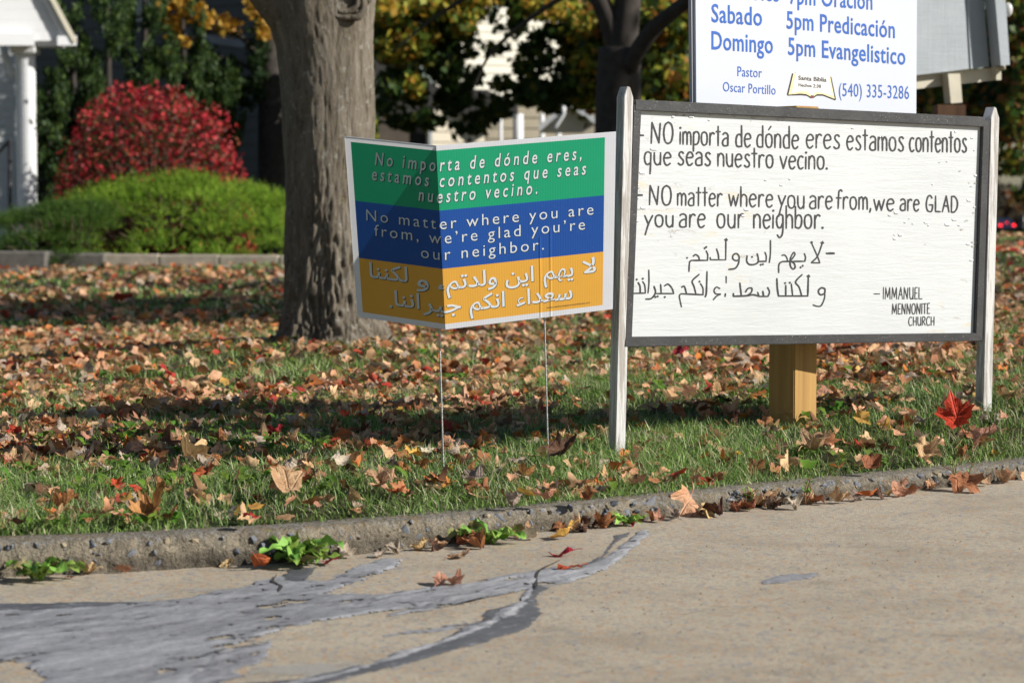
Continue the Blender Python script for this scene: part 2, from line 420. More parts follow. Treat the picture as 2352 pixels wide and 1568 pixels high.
kerb = tag(link('kerb', mesh_np('kerb', [tuple(p) for p in V], np.stack([ii, ii+K, ii+K+1, ii+1], 1), [M_KERB], smooth=True)), kind='structure')
# exposed stones in the kerb face
M_STONE = [simple('kerb_stone_blue', (.16, .17, .19), .7, .25, 60, .5), simple('kerb_stone_grey', (.25, .25, .26), .7, .25, 60, .5), simple('kerb_stone_tan', (.34, .28, .19), .8, .2, 60, .5)]
stone_me = []
for k in range(9):
    bm = bmesh.new(); bmesh.ops.create_icosphere(bm, subdivisions=1, radius=1)
    for v in bm.verts:
        v.co *= rnd.uniform(.5, 1.25)
    me = bpy.data.meshes.new('stone'); bm.to_mesh(me); bm.free(); me.materials.append(M_STONE[k % 3 if k % 4 else 0]); stone_me.append(me)
for k in range(290):
    x = rnd.uniform(-1.5, 1.75); y = kerb_y(x); t = Vector((.02, kerb_y(x+.01)-kerb_y(x-.01), 0)).normalized(); n = Vector((-t.y, t.x, 0)); h = kerb_h(x)
    zz = rnd.random()**.7
    o = link('stone', rnd.choice(stone_me), kerb)
    s = rnd.uniform(.005, .0115) * (1.5 if rnd.random() < .25 else 1)
    o.location = Vector((x, y, 0)) + n*(.007 if zz < .7 else .016) + Vector((0, 0, (.12+.8*zz)*h))
    o.scale = (s*rnd.uniform(.9, 1.5), s*.55, s*rnd.uniform(.6, 1.0)); o.rotation_euler = (rnd.uniform(-.6, .6), rnd.uniform(-.6, .6), rnd.uniform(0, 6))

# crack sealant smeared over the road: one thin raised layer with ragged, broken edges
def vnoise(x, y, sc, seed, octs=4, gain=.55):
    out = np.zeros_like(x); amp, tot = 1.0, 0.0
    for o in range(octs):
        g_ = np.random.default_rng(seed*31+o).random((257, 257)); fx, fy = (x*sc) % 256, (y*sc) % 256
        ix, iy = fx.astype(int), fy.astype(int); tx, ty = fx-ix, fy-iy; tx, ty = tx*tx*(3-2*tx), ty*ty*(3-2*ty)
        v_ = (g_[iy, ix]*(1-tx)+g_[iy, ix+1]*tx)*(1-ty) + (g_[iy+1, ix]*(1-tx)+g_[iy+1, ix+1]*tx)*ty
        out += v_*amp; tot += amp; amp *= gain; sc *= 2.07
    return out/tot
SEALS = []
def sheet(pts, z, kind, jit=.006): SEALS.append(([PZ(px, py, 0) for px, py in pts], z, kind, jit))
def band(pts, wid, z, kind, jit=.004):
    up = [(x, y-wd) for (x, y), wd in zip(pts, wid)]; dn = [(x, y+wd) for (x, y), wd in zip(pts, wid)]
    sheet(up + dn[::-1], z, kind, jit)
sheet([(-120, 1400), (0, 1395), (250, 1388), (420, 1352), (560, 1345), (700, 1322), (640, 1372), (460, 1385), (250, 1402), (0, 1412), (-120, 1415)], .0015, 'pale')
sheet([(-160, 1402), (0, 1400), (200, 1392), (430, 1372), (560, 1345), (660, 1320), (740, 1335), (820, 1302), (890, 1280), (920, 1287), (880, 1318), (800, 1345), (740, 1365), (860, 1362), (960, 1352),
       (1110, 1338), (1290, 1310), (1330, 1315), (1160, 1360), (980, 1390), (850, 1412), (660, 1442), (560, 1475), (520, 1500), (515, 1568), (500, 1640), (60, 1640), (100, 1560), (60, 1522), (-160, 1530)], .004, 'light', .007)
band([(880, 1415), (1000, 1392), (1130, 1362), (1230, 1340), (1310, 1325), (1400, 1290), (1460, 1240), (1490, 1222)], [4, 9, 9, 12, 14, 17, 17, 9], .005, 'light')
band([(1330, 1300), (1385, 1280), (1410, 1240), (1450, 1225)], [3, 7, 10, 4], .0065, 'dark')
band([(690, 1400), (860, 1384), (1010, 1355), (1150, 1328), (1270, 1306), (1330, 1300)], [3, 6, 6, 6, 5, 3], .0055, 'mid', .003)
band([(880, 1460), (1000, 1445), (1120, 1425), (1180, 1412)], [2, 7, 7, 4], .0045, 'mid', .003)
band([(890, 1506), (970, 1490), (1050, 1475), (1130, 1462)], [2, 5, 5, 3], .0045, 'mid', .003)
sheet([(560, 1568), (700, 1556), (860, 1518), (1000, 1470), (1090, 1432), (1120, 1400), (1190, 1385), (1220, 1340), (1265, 1350), (1235, 1368), (1228, 1385), (1242, 1408), (1215, 1440), (1130, 1470), (1010, 1505), (850, 1545), (730, 1575), (560, 1600)], .0058, 'dark', .005)
band([(620, 1580), (780, 1548), (920, 1505), (1040, 1465), (1130, 1428), (1185, 1395), (1215, 1360), (1235, 1335)], [3, 5, 5, 6, 8, 11, 9, 6], .0075, 'light', .005)
sheet([(-120, 1388), (0, 1386), (200, 1381), (340, 1384), (230, 1396), (120, 1402), (0, 1404), (-120, 1408)], .0075, 'dark', .004)
sheet([(655, 1308), (735, 1300), (700, 1338), (648, 1336)], .0075, 'dark', .004)
sheet([(510, 1490), (560, 1468), (650, 1468), (590, 1520), (540, 1545), (585, 1556), (500, 1600), (430, 1580), (470, 1530)], .0072, 'mid', .008)
sheet([(570, 1532), (700, 1526), (1010, 1505), (880, 1545), (640, 1592), (560, 1590)], .0018, 'pale', .006)
sheet([(1745, 1337), (1790, 1319), (1880, 1314), (1875, 1325), (1800, 1338), (1755, 1342)], .002, 'mid', .005)
sheet([(0, 1300), (-40, 1330), (20, 1338), (25, 1330)], .002, 'mid', .004)

SEALS.sort(key=lambda t: t[1])
st_g = .0042; gx = np.arange(-1.75, 1.25, st_g); gy = np.arange(3.35, 5.75, st_g); GX, GY = np.meshgrid(gx, gy)
ca_, sa_ = math.cos(R(38)), math.sin(R(38)); SX, SY = GX*ca_+GY*sa_, -GX*sa_+GY*ca_
n_edge = vnoise(GX+5, GY+5, 22, 1, 5, .62) - .5; n_str = vnoise(SX*.34+9, SY+9, 30, 2, 6, .68); n_fine = vnoise(SX*.35+3, SY+3, 110, 3, 3, .6); n_big = vnoise(SX*.3+2, SY+2, 6, 4, 4)
col_g = np.zeros(GX.shape+(3,)); h_g = np.full(GX.shape, -1.0)
TONE = {'pale': ((.27, .25, .215), (.35, .33, .29)), 'mid': ((.14, .14, .15), (.27, .27, .285)), 'light': ((.135, .135, .142), (.315, .318, .332)), 'dark': ((.052, .054, .060), (.115, .117, .125))}
for poly, z, kind, jit in SEALS:
    X0 = np.array([p.x for p in poly]); Y0 = np.array([p.y for p in poly]); X1 = np.roll(X0, -1); Y1 = np.roll(Y0, -1)
    bx = (gx > X0.min()-.04) & (gx < X0.max()+.04); by = (gy > Y0.min()-.04) & (gy < Y0.max()+.04)
    if not bx.any() or not by.any(): continue
    sl = np.ix_(by, bx); px_, py_ = GX[sl], GY[sl]; d2 = np.full(px_.shape, 1e9); ins = np.zeros(px_.shape, bool)
    for a, b, c, d in zip(X0, Y0, X1, Y1):
        ex, ey = c-a, d-b; t = np.clip(((px_-a)*ex+(py_-b)*ey)/(ex*ex+ey*ey+1e-12), 0, 1); d2 = np.minimum(d2, (px_-a-t*ex)**2+(py_-b-t*ey)**2)
        ins ^= ((b > py_) != (d > py_)) & (px_ < (c-a)*(py_-b)/((d-b) if abs(d-b) > 1e-12 else 1e-12)+a)
    sd = np.where(ins, 1, -1)*np.sqrt(d2) + n_edge[sl]*jit*5.5 + (n_str[sl]-.5)*jit*3
    f = sd > 0
    if kind in ('light', 'mid'): f &= ~((n_str[sl] < (.29 if kind == 'light' else .38)) & (sd < .10)) & ~((n_big[sl] < .28) & (n_str[sl] < .45))
    if kind == 'pale': f &= n_str[sl] > .40
    lo, hi = (np.array(q) for q in TONE[kind]); m_ = np.clip((n_str[sl]*.6+n_fine[sl]*.25+n_big[sl]*.35-.36)/.42, 0, 1)[..., None]
    cc = lo*(1-m_)+hi*m_
    if kind in ('light', 'mid'):
        rim = np.exp(-(sd/.006)**2)[..., None]; cc = cc*(1-.45*rim) + .45*rim*np.array((.36, .365, .38))
        pit = ((n_fine[sl] < .27) & (n_str[sl] < .52))[..., None]; cc = np.where(pit, cc*.28, cc)
    if kind == 'dark': cc = np.where((n_fine[sl] > .74)[..., None], cc*2.2, cc)
    hh = {'pale': .0004, 'mid': .0020, 'light': .0034, 'dark': .0018}[kind]*np.clip(sd/.010, .25, 1) + ((n_str[sl]-.5)*.006 + (n_fine[sl]-.5)*.0022)*(kind in ('light', 'mid')) + (n_fine[sl]-.5)*.0008
    hh = np.maximum(hh, .0004)
    base_h = np.maximum(h_g[sl], 0)*.4
    col_g[sl] = np.where(f[..., None], cc, col_g[sl]); h_g[sl] = np.where(f, hh+base_h, h_g[sl])
ok = h_g > 0
okq = ok[:-1, :-1] & ok[1:, :-1] & ok[:-1, 1:] & ok[1:, 1:]; nxg = len(gx)
idx = np.arange(GX.size).reshape(GX.shape); fq = np.stack([idx[:-1, :-1][okq], idx[:-1, 1:][okq], idx[1:, 1:][okq], idx[1:, :-1][okq]], 1)
us, inv = np.unique(fq, return_inverse=True); vv = np.stack([GX.ravel()[us], GY.ravel()[us], h_g.ravel()[us]], 1)
m = M('crack_sealant'); a_ = m.n('ShaderNodeAttribute'); a_.attribute_name = 'Col'; v_ = m.coord('Object')
m.col(m.mix(m.ramp(m.noise(v_, 170, 4, .7), [(.35, .4), (.5, 0)]), a_.outputs['Color'], (.09, .09, .095))).rough(.55, .4).bump(m.noise(v_, 150, 4, .7), .35, .003)
tag(link('crack_sealant', mesh_np('crack_sealant', vv, inv.reshape(-1, 4), [m.m], cols=col_g.reshape(-1, 3)[us], smooth=True)), kind='structure')
# thin cracks
def crack(pts, wd=.0022):
    w3 = catmull([PZ(px, py, 0) + Vector((rnd.uniform(-.004, .004), rnd.uniform(-.006, .006), 0)) for px, py in pts], 5)
    L, Rr = [], []
    for i, p in enumerate(w3):
        d = (w3[min(i+1, len(w3)-1)] - w3[max(i-1, 0)]).normalized(); n = Vector((-d.y, d.x, 0)); s = wd*rnd.uniform(.4, 1.2)*(0.2 + math.sin(math.pi*min(1, (i+.3)/len(w3))))
        L.append(Vector((p.x, p.y, .0046)) + n*s); Rr.append(Vector((p.x, p.y, .0052)) - n*s)
    k = len(L)
    tag(link('road_crack', mesh_py('road_crack', L+Rr, [(i, i+1, k+i+1, k+i) for i in range(k-1)], [M_CRACK])), kind='structure')
M_CRACK = simple('crack_dark', (.035, .03, .027), .9, .2, 30)
crack([(636, 1325), (628, 1338), (640, 1350), (638, 1362)], .004)
crack([(1285, 1290), (1240, 1315), (1228, 1340), (1232, 1358)], .003)
crack([(880, 1395), (920, 1385), (960, 1392), (1000, 1388)], .002)
crack([(430, 1520), (500, 1498), (560, 1488), (620, 1480)], .003)
crack([(1560, 1420), (1640, 1400), (1720, 1396), (1800, 1378)], .0012)
crack([(1300, 1560), (1420, 1532), (1500, 1528), (1600, 1500)], .0014)
crack([(2000, 1480), (2090, 1462), (2200, 1466)], .0011)
crack([(960, 1402), (1040, 1392), (1120, 1375), (1200, 1358)], .003)
# loose grit and small pebbles on the road
bm = bmesh.new()
for k in range(600):
    px, py = rnd.uniform(-50, 2400), rnd.uniform(1240, 1600); p = PZ(px, py, 0)
    if p.y > kerb_y(p.x) - .03: continue
    r = bmesh.ops.create_icosphere(bm, subdivisions=1, radius=rnd.uniform(.0006, .0018)); 
    for v in r['verts']: v.co = Vector((v.co.x*1.3, v.co.y, v.co.z*.6)) + Vector((p.x, p.y, .001))
me = bpy.data.meshes.new('grit'); bm.to_mesh(me); bm.free(); me.materials.append(M_STONE[2]); tag(link('grit', me), 'fine loose grit scattered over the tan road', 'grit', kind='stuff')

# ------------------------------------------------------------------ message board
BP = Plane(P(1440, 600, 6.0), P(2258, 600, 6.66))
mb = tag(empty('message_board', BP.at(1840, 980)), 'white hand-lettered plywood message board in black frame between two white posts', 'message board')
mb.location.z = .06; mb.matrix_world = Matrix.Translation(mb.location)
prism([BP.at(1460, 245), BP.at(2256, 284), BP.at(2240, 772), BP.at(1440, 782)], BP.n, .012, 'board_panel', M_BOARD, mb)
def strip(pts, off, dep, name, m, par, bev=.0015):
    return prism([BP.at(x, y, off) for x, y in pts], BP.n, dep, name, m, par, bev)
strip([(1453, 229), (2254, 269), (2254, 292), (1453, 254)], .014, .030, 'frame_rail', M_BLACKFRAME, mb)
strip([(1431, 773), (2234, 764), (2250, 782), (1428, 796)], .0135, .030, 'frame_rail', M_BLACKFRAME, mb)
strip([(1450, 240), (1468, 240), (1446, 776), (1430, 776)], .0125, .028, 'frame_stile', M_BLACKFRAME, mb)
strip([(2252, 276), (2268, 276), (2250, 784), (2235, 766)], .0125, .026, 'frame_stile', M_BLACKFRAME, mb)
# posts with clipped tops
def post(x0t, x1t, yt, x0b, x1b, yb, off, c=7):
    ch = c
    pts = [(x0b, yb), (x1b, yb), (x1t, yt+26), (x1t-ch, yt+2), (x0t+ch*1.0, yt), (x0t, yt+24)]
    return prism([BP.at(x, y, off) for x, y in pts], BP.n, .036, 'post', M_WHITEPOST, mb, .0012)
post(1428, 1449, 199, 1407, 1430, 1062, .012)
post(2270, 2289, 246, 2251, 2271, 962, .012)

def ribbon_builder(mapf, width):
    """paint strokes laid on a surface; each stroke sits a hair above the one before"""
    V, Fc = [], []; cnt = [0]
    def stroke(pts, w_=width, smooth=True, taper=True):
        q = catmull([Vector((p[0], p[1], 0)) for p in pts], 5) if smooth and len(pts) > 2 else [Vector((p[0], p[1], 0)) for p in pts]
        if len(q) == 2: q = [q[0].lerp(q[1], t/4) for t in range(5)]
        k = len(q); b = len(V); off = .0004 + .000012*(cnt[0] % 40); cnt[0] += 1
        for i, p in enumerate(q):
            d = q[min(i+1, k-1)] - q[max(i-1, 0)]
            d = d.normalized() if d.length > 1e-6 else Vector((1, 0, 0)); n = Vector((-d.y, d.x, 0))
            e = .8 if (taper and i in (0, k-1)) else 1.0
            ww = w_*.5*e*rnd.uniform(.90, 1.10)
            if i == 0: p = p - d*ww*.6
            if i == k-1: p = p + d*ww*.6
            V.append(mapf(p.x+n.x*ww, p.y+n.y*ww, off)); V.append(mapf(p.x-n.x*ww, p.y-n.y*ww, off))
        for i in range(k-1): Fc.append((b+2*i, b+2*i+1, b+2*i+3, b+2*i+2))
    def dot(x, y, r, sides=8, rot=0.0):
        b = len(V); off = .0004 + .000012*(cnt[0] % 40); cnt[0] += 1
        for i in range(sides):
            a = rot + 2*math.pi*i/sides; V.append(mapf(x+r*math.cos(a), y+r*math.sin(a), off))
        Fc.append(tuple(range(b, b+sides)))
    return V, Fc, stroke, dot

# single stroke hand letters: unit = cap height 1, x height .62, y up; each entry (width, strokes)
def arc(cx, cy, rx, ry, a0, a1, n=9):
    return [(cx+rx*math.cos(R(a0+(a1-a0)*i/(n-1))), cy+ry*math.sin(R(a0+(a1-a0)*i/(n-1)))) for i in range(n)]
X = .62
G = {
 'a': (.34, [[(.05, .54), (.12, .61), (.22, .61), (.30, .52), (.30, .3), (.30, .02)], [(.30, .36), (.18, .36), (.06, .26), (.03, .12), (.08, .02), (.18, 0), (.30, .03)]]),
 'b': (.32, [[(.03, .98), (.03, .02)], [(.03, .35), (.10, .56), (.22, .58), (.30, .42), (.28, .15), (.18, .01), (.03, .05)]]),
 'c': (.30, [[(.28, .56), (.20, .62), (.10, .56), (.03, .32), (.08, .06), (.18, 0), (.28, .07)]]),
 'd': (.34, [[(.30, 1.0), (.30, .0)], [(.30, .48), (.22, .58), (.10, .54), (.03, .32), (.06, .06), (.16, 0), (.30, .02)]]),
 'e': (.34, [[(.05, .34), (.30, .38), (.30, .52), (.22, .61), (.10, .56), (.03, .32), (.08, .06), (.18, -.01), (.30, .09)]]),
 'f': (.26, [[(.30, .88), (.24, .96), (.16, .90), (.13, .70), (.11, .02)], [(.02, .56), (.26, .56)]]),
 'g': (.34, [[(.29, .58), (.18, .62), (.06, .52), (.03, .30), (.08, .06), (.20, .03), (.29, .22)], [(.30, .58), (.30, .0), (.26, -.30), (.16, -.42), (.05, -.30)]]),
 'h': (.32, [[(.03, 1.0), (.03, 0)], [(.03, .42), (.12, .58), (.22, .58), (.29, .44), (.29, 0)]]),
 'i': (.08, [[(.04, .58), (.03, 0)]]),
 'm': (.46, [[(.03, .60), (.03, 0)], [(.03, .44), (.10, .60), (.18, .60), (.23, .46), (.23, 0)], [(.23, .44), (.31, .60), (.38, .58), (.43, .44), (.43, 0)]]),
 'n': (.33, [[(.03, .60), (.03, 0)], [(.03, .42), (.12, .60), (.22, .60), (.29, .46), (.29, 0)]]),
 'o': (.36, [[(.18, .62), (.07, .55), (.03, .32), (.07, .08), (.18, 0), (.29, .08), (.33, .32), (.29, .55), (.18, .62)]]),
 'p': (.33, [[(.04, .60), (.03, .3), (.03, -.32)], [(.04, .48), (.12, .60), (.24, .60), (.31, .46), (.29, .16), (.18, .02), (.04, .02)]]),
 'q': (.34, [[(.29, .56), (.20, .62), (.08, .56), (.03, .32), (.08, .06), (.18, .0), (.29, .10)], [(.30, .58), (.29, .0), (.27, -.46)]]),
 'r': (.26, [[(.04, .60), (.03, 0)], [(.04, .40), (.10, .56), (.18, .62), (.26, .56)]]),
 's': (.30, [[(.27, .55), (.20, .62), (.10, .58), (.08, .46), (.16, .34), (.26, .20), (.24, .05), (.13, 0), (.03, .08)]]),
 't': (.24, [[(.12, .92), (.12, 0)], [(.01, .66), (.24, .66)]]),
 'u': (.33, [[(.03, .60), (.04, .18), (.12, .01), (.22, .02), (.29, .16)], [(.30, .60), (.29, .0)]]),
 'v': (.34, [[(.02, .60), (.17, .0)], [(.17, .0), (.33, .60)]]),
 'w': (.46, [[(.02, .58), (.12, .0)], [(.12, .0), (.23, .52)], [(.23, .52), (.33, .0)], [(.33, .0), (.46, .60)]]),
 'y': (.34, [[(.02, .60), (.17, .12)], [(.34, .60), (.17, .12), (.04, -.42)]]),
 ',': (.10, [[(.07, .06), (.02, -.14)]]),
 'N': (.46, [[(.04, 0), (.07, 1)], [(.07, 1), (.36, .02)], [(.36, .02), (.42, .96)]]),
 'O': (.44, [[(.22, 1.0), (.08, .85), (.03, .48), (.08, .12), (.20, 0), (.34, .10), (.41, .48), (.36, .86), (.22, 1.0)]]),
 'G': (.46, [[(.38, .84), (.28, 1.0), (.14, .94), (.04, .60), (.04, .28), (.14, .04), (.34, .04), (.42, .42)], [(.42, .42), (.20, .42)]]),
 'L': (.34, [[(.05, 1), (.04, .02)], [(.04, .02), (.34, .02)]]),
 'A': (.44, [[(.03, 0), (.26, 1)], [(.26, 1), (.42, 0)], [(.12, .38), (.37, .36)]]),
 'D': (.42, [[(.06, .98), (.05, .0)], [(.06, .98), (.26, .96), (.40, .68), (.38, .28), (.22, .02), (.05, .0)]]),
 'I': (.10, [[(.06, 1), (.04, 0)]]),
 'M': (.56, [[(.04, 0), (.10, 1)], [(.10, 1), (.28, .15)], [(.28, .15), (.48, 1)], [(.48, 1), (.50, 0)]]),
 'U': (.42, [[(.05, 1), (.06, .25), (.15, .02), (.27, .04), (.36, .28)], [(.37, 1), (.38, .0)]]),
 'E': (.32, [[(.06, .98), (.04, .02)], [(.06, .98), (.30, 1.0)], [(.05, .52), (.26, .52)], [(.04, .02), (.30, .04)]]),
 'C': (.42, [[(.38, .90), (.28, 1.0), (.12, .88), (.03, .48), (.10, .10), (.22, 0), (.40, .10)]]),
 'H': (.40, [[(.05, 1), (.04, 0)], [(.36, 1), (.35, 0)], [(.05, .48), (.35, .48)]]),
 'R': (.38, [[(.06, 1), (.04, 0)], [(.06, .98), (.24, 1.0), (.34, .78), (.22, .52), (.06, .48)], [(.14, .48), (.38, 0)]]),
 'T': (.34, [[(.17, .96), (.16, 0)], [(.01, .97), (.34, .98)]]),
}
def bmap(crop):
    sx, sy, k = crop
    return lambda x, y, off: BP.at((x/k+sx)*.57422, (y/k+sy)*.57422, off)
CA, CB, CC, CD = (2500, 450, 2.94), (3200, 450, 2.94), (3400, 1080, 4.704), (2500, 900, 2.6133)
bV, bF = [], []
def add_block(name, V, Fc):
    link(name, mesh_py(name, V, Fc, [M_INK]), mb)
def handword(s, crop, x0, x1, y0, y1, cap, wd):
    V, Fc, stroke, dot = ribbon_builder(bmap(crop), wd)
    gap = .075; tot = sum(G[c][0] for c in s if c not in '.\u0301') + gap*(len([c for c in s if c not in '.\u0301'])-1) + (.14 if '.' in s else 0)
    k = (x1-x0)/tot; cur = 0.0; last = None
    for c in s:
        fx = lambda gx: x0 + (cur+gx)*k
        by = lambda gx: y0 + (y1-y0)*((cur+gx)*k/(x1-x0))
        if c == '.':
            dot(fx(.03), by(0)-cap*.03, wd*.72, 9); cur += .14; continue
        if c == '\u0301':
            cur -= last + gap; stroke([(fx(.16), by(0)-cap*.80), (fx(.28), by(0)-cap*.97)], wd*.8, False); cur += last + gap; continue
        wg, st = G[c]; js = rnd.uniform(-.012, .012)
        for q in st:
            stroke([(fx(a)+rnd.uniform(-1.2, 1.2), by(a)-(b+js*(b > .3))*cap) for a, b in q], wd, len(q) > 2)
        if c == 'i': dot(fx(.045), by(0)-cap*.78, wd*.70, 9)
        cur += wg + gap; last = wg
    link('painted_word', mesh_py('painted_word', V, Fc, [M_INK]), mb)
W1 = 22
for a in [('NO', CA, 297, 570, 365, 365, 250, W1+1), ('importa', CA, 640, 1218, 374, 395, 245, W1), ('de', CA, 1297, 1482, 402, 405, 250, W1+1), ('dónde', CA, 1545, 2043, 406, 425, 255, W1),
          ('eres', CB, 68, 470, 415, 427, 262, W1), ('estamos', CB, 545, 1222, 436, 456, 262, W1), ('contentos', CB, 1283, 1960, 460, 468, 262, W1),
          ('que', CA, 220, 543, 610, 620, 240, W1), ('seas', CA, 617, 1010, 616, 627, 250, W1+1), ('nuestro', CA, 1085, 1745, 632, 652, 245, W1), ('vecino.', CA, 1820, 2380, 660, 668, 245, W1),
          ('NO', CA, 276, 550, 1086, 1090, 230, W1), ('matter', CA, 612, 1143, 1092, 1102, 235, W1-1), ('where', CA, 1215, 1740, 1100, 1112, 235, W1-1), ('you', CA, 1797, 2112, 1122, 1128, 240, W1-1),
          ('are', CA, 2165, 2438, 1130, 1132, 240, W1-1), ('from,', CB, 422, 838, 1135, 1142, 236, W1-1), ('we', CB, 865, 1108, 1152, 1154, 220, W1-1), ('are', CB, 1172, 1403, 1152, 1158, 215, W1-1), ('GLAD', CB, 1478, 1853, 1166, 1174, 188, W1-1),
          ('you', CA, 225, 572, 1343, 1345, 225, W1), ('are', CA, 632, 945, 1348, 1350, 250, W1), ('our', CA, 1075, 1400, 1355, 1357, 262, W1), ('neighbor.', CA, 1507, 2332, 1358, 1364, 262, W1),
          ('IMMANUEL', CC, 618, 1355, 546, 546, 222, 20), ('MENNONITE', CC, 785, 1503, 832, 822, 198, 20), ('CHURCH', CC, 1097, 1588, 1044, 1038, 162, 20)]:
    s = a[0].replace('\u00f3', 'o\u0301')
    handword(s, *a[1:])
for crop, x0, x1, y, wd in ((CA, 140, 218, 270, 24), (CA, 112, 202, 972, 26), (CC, 448, 560, 448, 22)):
    V, Fc, stroke, dot = ribbon_builder(bmap(crop), wd); stroke([(x0, y), (x1, y)], wd, False); link('painted_dash', mesh_py('painted_dash', V, Fc, [M_INK]), mb)
# arabic lines in brush strokes
V, Fc, st, dt = ribbon_builder(bmap(CD), 13)
for q in [[(2103, 297), (2188, 296)]]: st(q, 22, False)
for q in [[(1946, 180), (2012, 330), (2036, 396)], [(2036, 396), (1946, 394)], [(1948, 392), (2012, 325), (2062, 188)],
          [(1874, 298), (1886, 335), (1880, 378)], [(1882, 379), (1645, 381)], [(1648, 382), (1618, 396), (1606, 430), (1606, 498)], [(1638, 318), (1668, 314), (1690, 340), (1700, 378)],
          [(1722, 380), (1733, 335), (1763, 286), (1776, 308), (1748, 350), (1722, 380)], [(1724, 380), (1730, 432), (1756, 460), (1778, 440), (1768, 402), (1738, 380)],
          [(1520, 160), (1519, 300), (1508, 392)], [(1462, 284), (1476, 325), (1474, 378)], [(1476, 379), (1388, 381)], [(1380, 298), (1392, 345), (1388, 390), (1350, 412), (1300, 412), (1272, 378), (1276, 320)],
          [(1190, 370), (1192, 328), (1166, 298), (1132, 312), (1126, 350), (1158, 372), (1190, 362)], [(1191, 355), (1184, 405), (1150, 452), (1082, 464)],
          [(1054, 155), (1052, 362)], [(1052, 364), (892, 362)], [(893, 364), (890, 338)], [(957, 250), (974, 305), (980, 362)],
          [(848, 270), (864, 310), (862, 366)], [(864, 369), (692, 369)], [(694, 368), (674, 392), (668, 485)], [(712, 325), (738, 309), (768, 330), (778, 366)],
          [(2088, 705), (2088, 668), (2050, 656), (2020, 690), (2042, 728), (2086, 716)], [(2088, 700), (2084, 765), (2050, 840), (2008, 848), (1965, 834)],
          [(1916, 535), (1910, 740)], [(1912, 741), (1602, 741)], [(1604, 741), (1592, 660), (1587, 558)], [(1852, 516), (1795, 572), (1784, 605), (1820, 650), (1846, 738)], [(1738, 614), (1752, 736)], [(1680, 628), (1680, 738)],
          [(1490, 650), (1510, 700), (1494, 744)], [(1498, 745), (1400, 745)], [(1440, 690), (1448, 742)], [(1385, 700), (1402, 744)], [(1402, 744), (1340, 728), (1270, 738), (1132, 744)], [(1134, 745), (1132, 714)], [(1200, 605), (1216, 742)],
          [(1258, 700), (1285, 662), (1325, 660), (1318, 705), (1275, 735)], [(1057, 535), (1057, 605)], [(1050, 716), (1045, 748)],
          [(992, 664), (955, 648), (930, 682), (948, 718), (1000, 720)], [(1000, 722), (958, 742), (922, 780)],
          [(857, 486), (850, 700), (838, 750)], [(788, 612), (814, 660), (815, 726)], [(817, 728), (585, 718)], [(586, 718), (568, 738), (575, 790), (590, 856)], [(776, 514), (712, 570), (702, 600), (720, 640), (740, 716)], [(590, 650), (620, 642), (642, 714)],
          [(248, 470), (250, 600), (240, 712)], [(303, 640), (318, 706), (276, 766), (215, 774)], [(412, 635), (450, 618), (490, 660), (508, 714)], [(510, 716), (320, 716)], [(372, 618), (378, 712)],
          [(75, 470), (82, 600), (76, 712)], [(76, 714), (213, 710)], [(213, 712), (206, 630), (184, 590)], [(136, 600), (156, 640), (159, 706)]]:
    st(q, rnd.uniform(15, 19), len(q) > 2)
for x, y in [(1835, 442), (1857, 425), (1328, 333), (1418, 415), (1441, 410), (832, 242), (849, 230), (1722, 602), (1673, 607), (778, 590), (317, 752), (341, 745), (415, 752), (122, 568), (185, 560)]: dt(x, y, 14, 4, .2)
for x, y in [(2062, 185), (1056, 155), (1917, 535)]: dt(x, y, 22, 4, .15)
dt(648, 343, 10); dt(1950, 182, 14); dt(60, 748, 15)
link('arabic_lettering', mesh_py('arabic_lettering', V, Fc, [M_INK]), mb)
# lifted paint flakes and bare spots on the board
M_FLAKE = simple('lifted_paint_flake', (.56, .57, .57), .5, .05, 20); M_BARE = simple('bare_board_spot', (.38, .36, .33), .8, .3, 60)
V, Fc = [], []; V2, F2 = [], []
spots = [(1655, 800), (1840, 860), (1430, 1150), (1390, 1222), (990, 95), (1480, 100), (165, 230), (340, 440), (150, 860), (150, 1010), (1940, 790)] + [(rnd.uniform(60, 260), rnd.uniform(60, 1300)) for _ in range(14)]
spots += [(3200-2500)*2.94 + 0 and ((3200-2500)*2.94 + x, y) for x, y in [(620, 190), (940, 290), (1730, 580), (1640, 590), (1560, 850), (2010, 870), (1130, 1185), (1510, 1330), (1870, 1330), (1960, 1270), (1330, 1310), (2040, 1180), (1880, 690), (1830, 230)]]
spots += [(2058 + rnd.uniform(1000, 2040), rnd.uniform(1180, 1560)) for _ in range(13)] + [(2058+rnd.uniform(1980, 2080), rnd.uniform(180, 1900)) for _ in range(14)] + [(rnd.uniform(500, 4000), rnd.uniform(30, 120)) for _ in range(16)]
fm = bmap(CA)
for (x, y) in spots:
    k = rnd.randint(5, 7); r = rnd.uniform(7, 24); b = len(V2); a0 = rnd.random()*6
    for i in range(k):
        a = a0 + 2*math.pi*i/k; V2.append(fm(x+r*rnd.uniform(.6, 1.5)*math.cos(a), y+r*.55*rnd.uniform(.6, 1.3)*math.sin(a), .0012))
    F2.append(tuple(range(b, b+k)))
    if rnd.random() < .7:
        b = len(V); wv = r*rnd.uniform(.8, 2.0)
        V += [fm(x-wv, y-r, .0008), fm(x+wv, y-r*1.2, .0008), fm(x+wv*.8, y+r*.1, .0026), fm(x-wv*.7, y, .002)]; Fc.append((b, b+1, b+2, b+3))
link('paint_flakes', mesh_py('paint_flakes', V, Fc, [M_FLAKE]), mb)['kind'] = 'stuff'
link('bare_spots', mesh_py('bare_spots', V2, F2, [M_BARE]), mb)['kind'] = 'stuff'

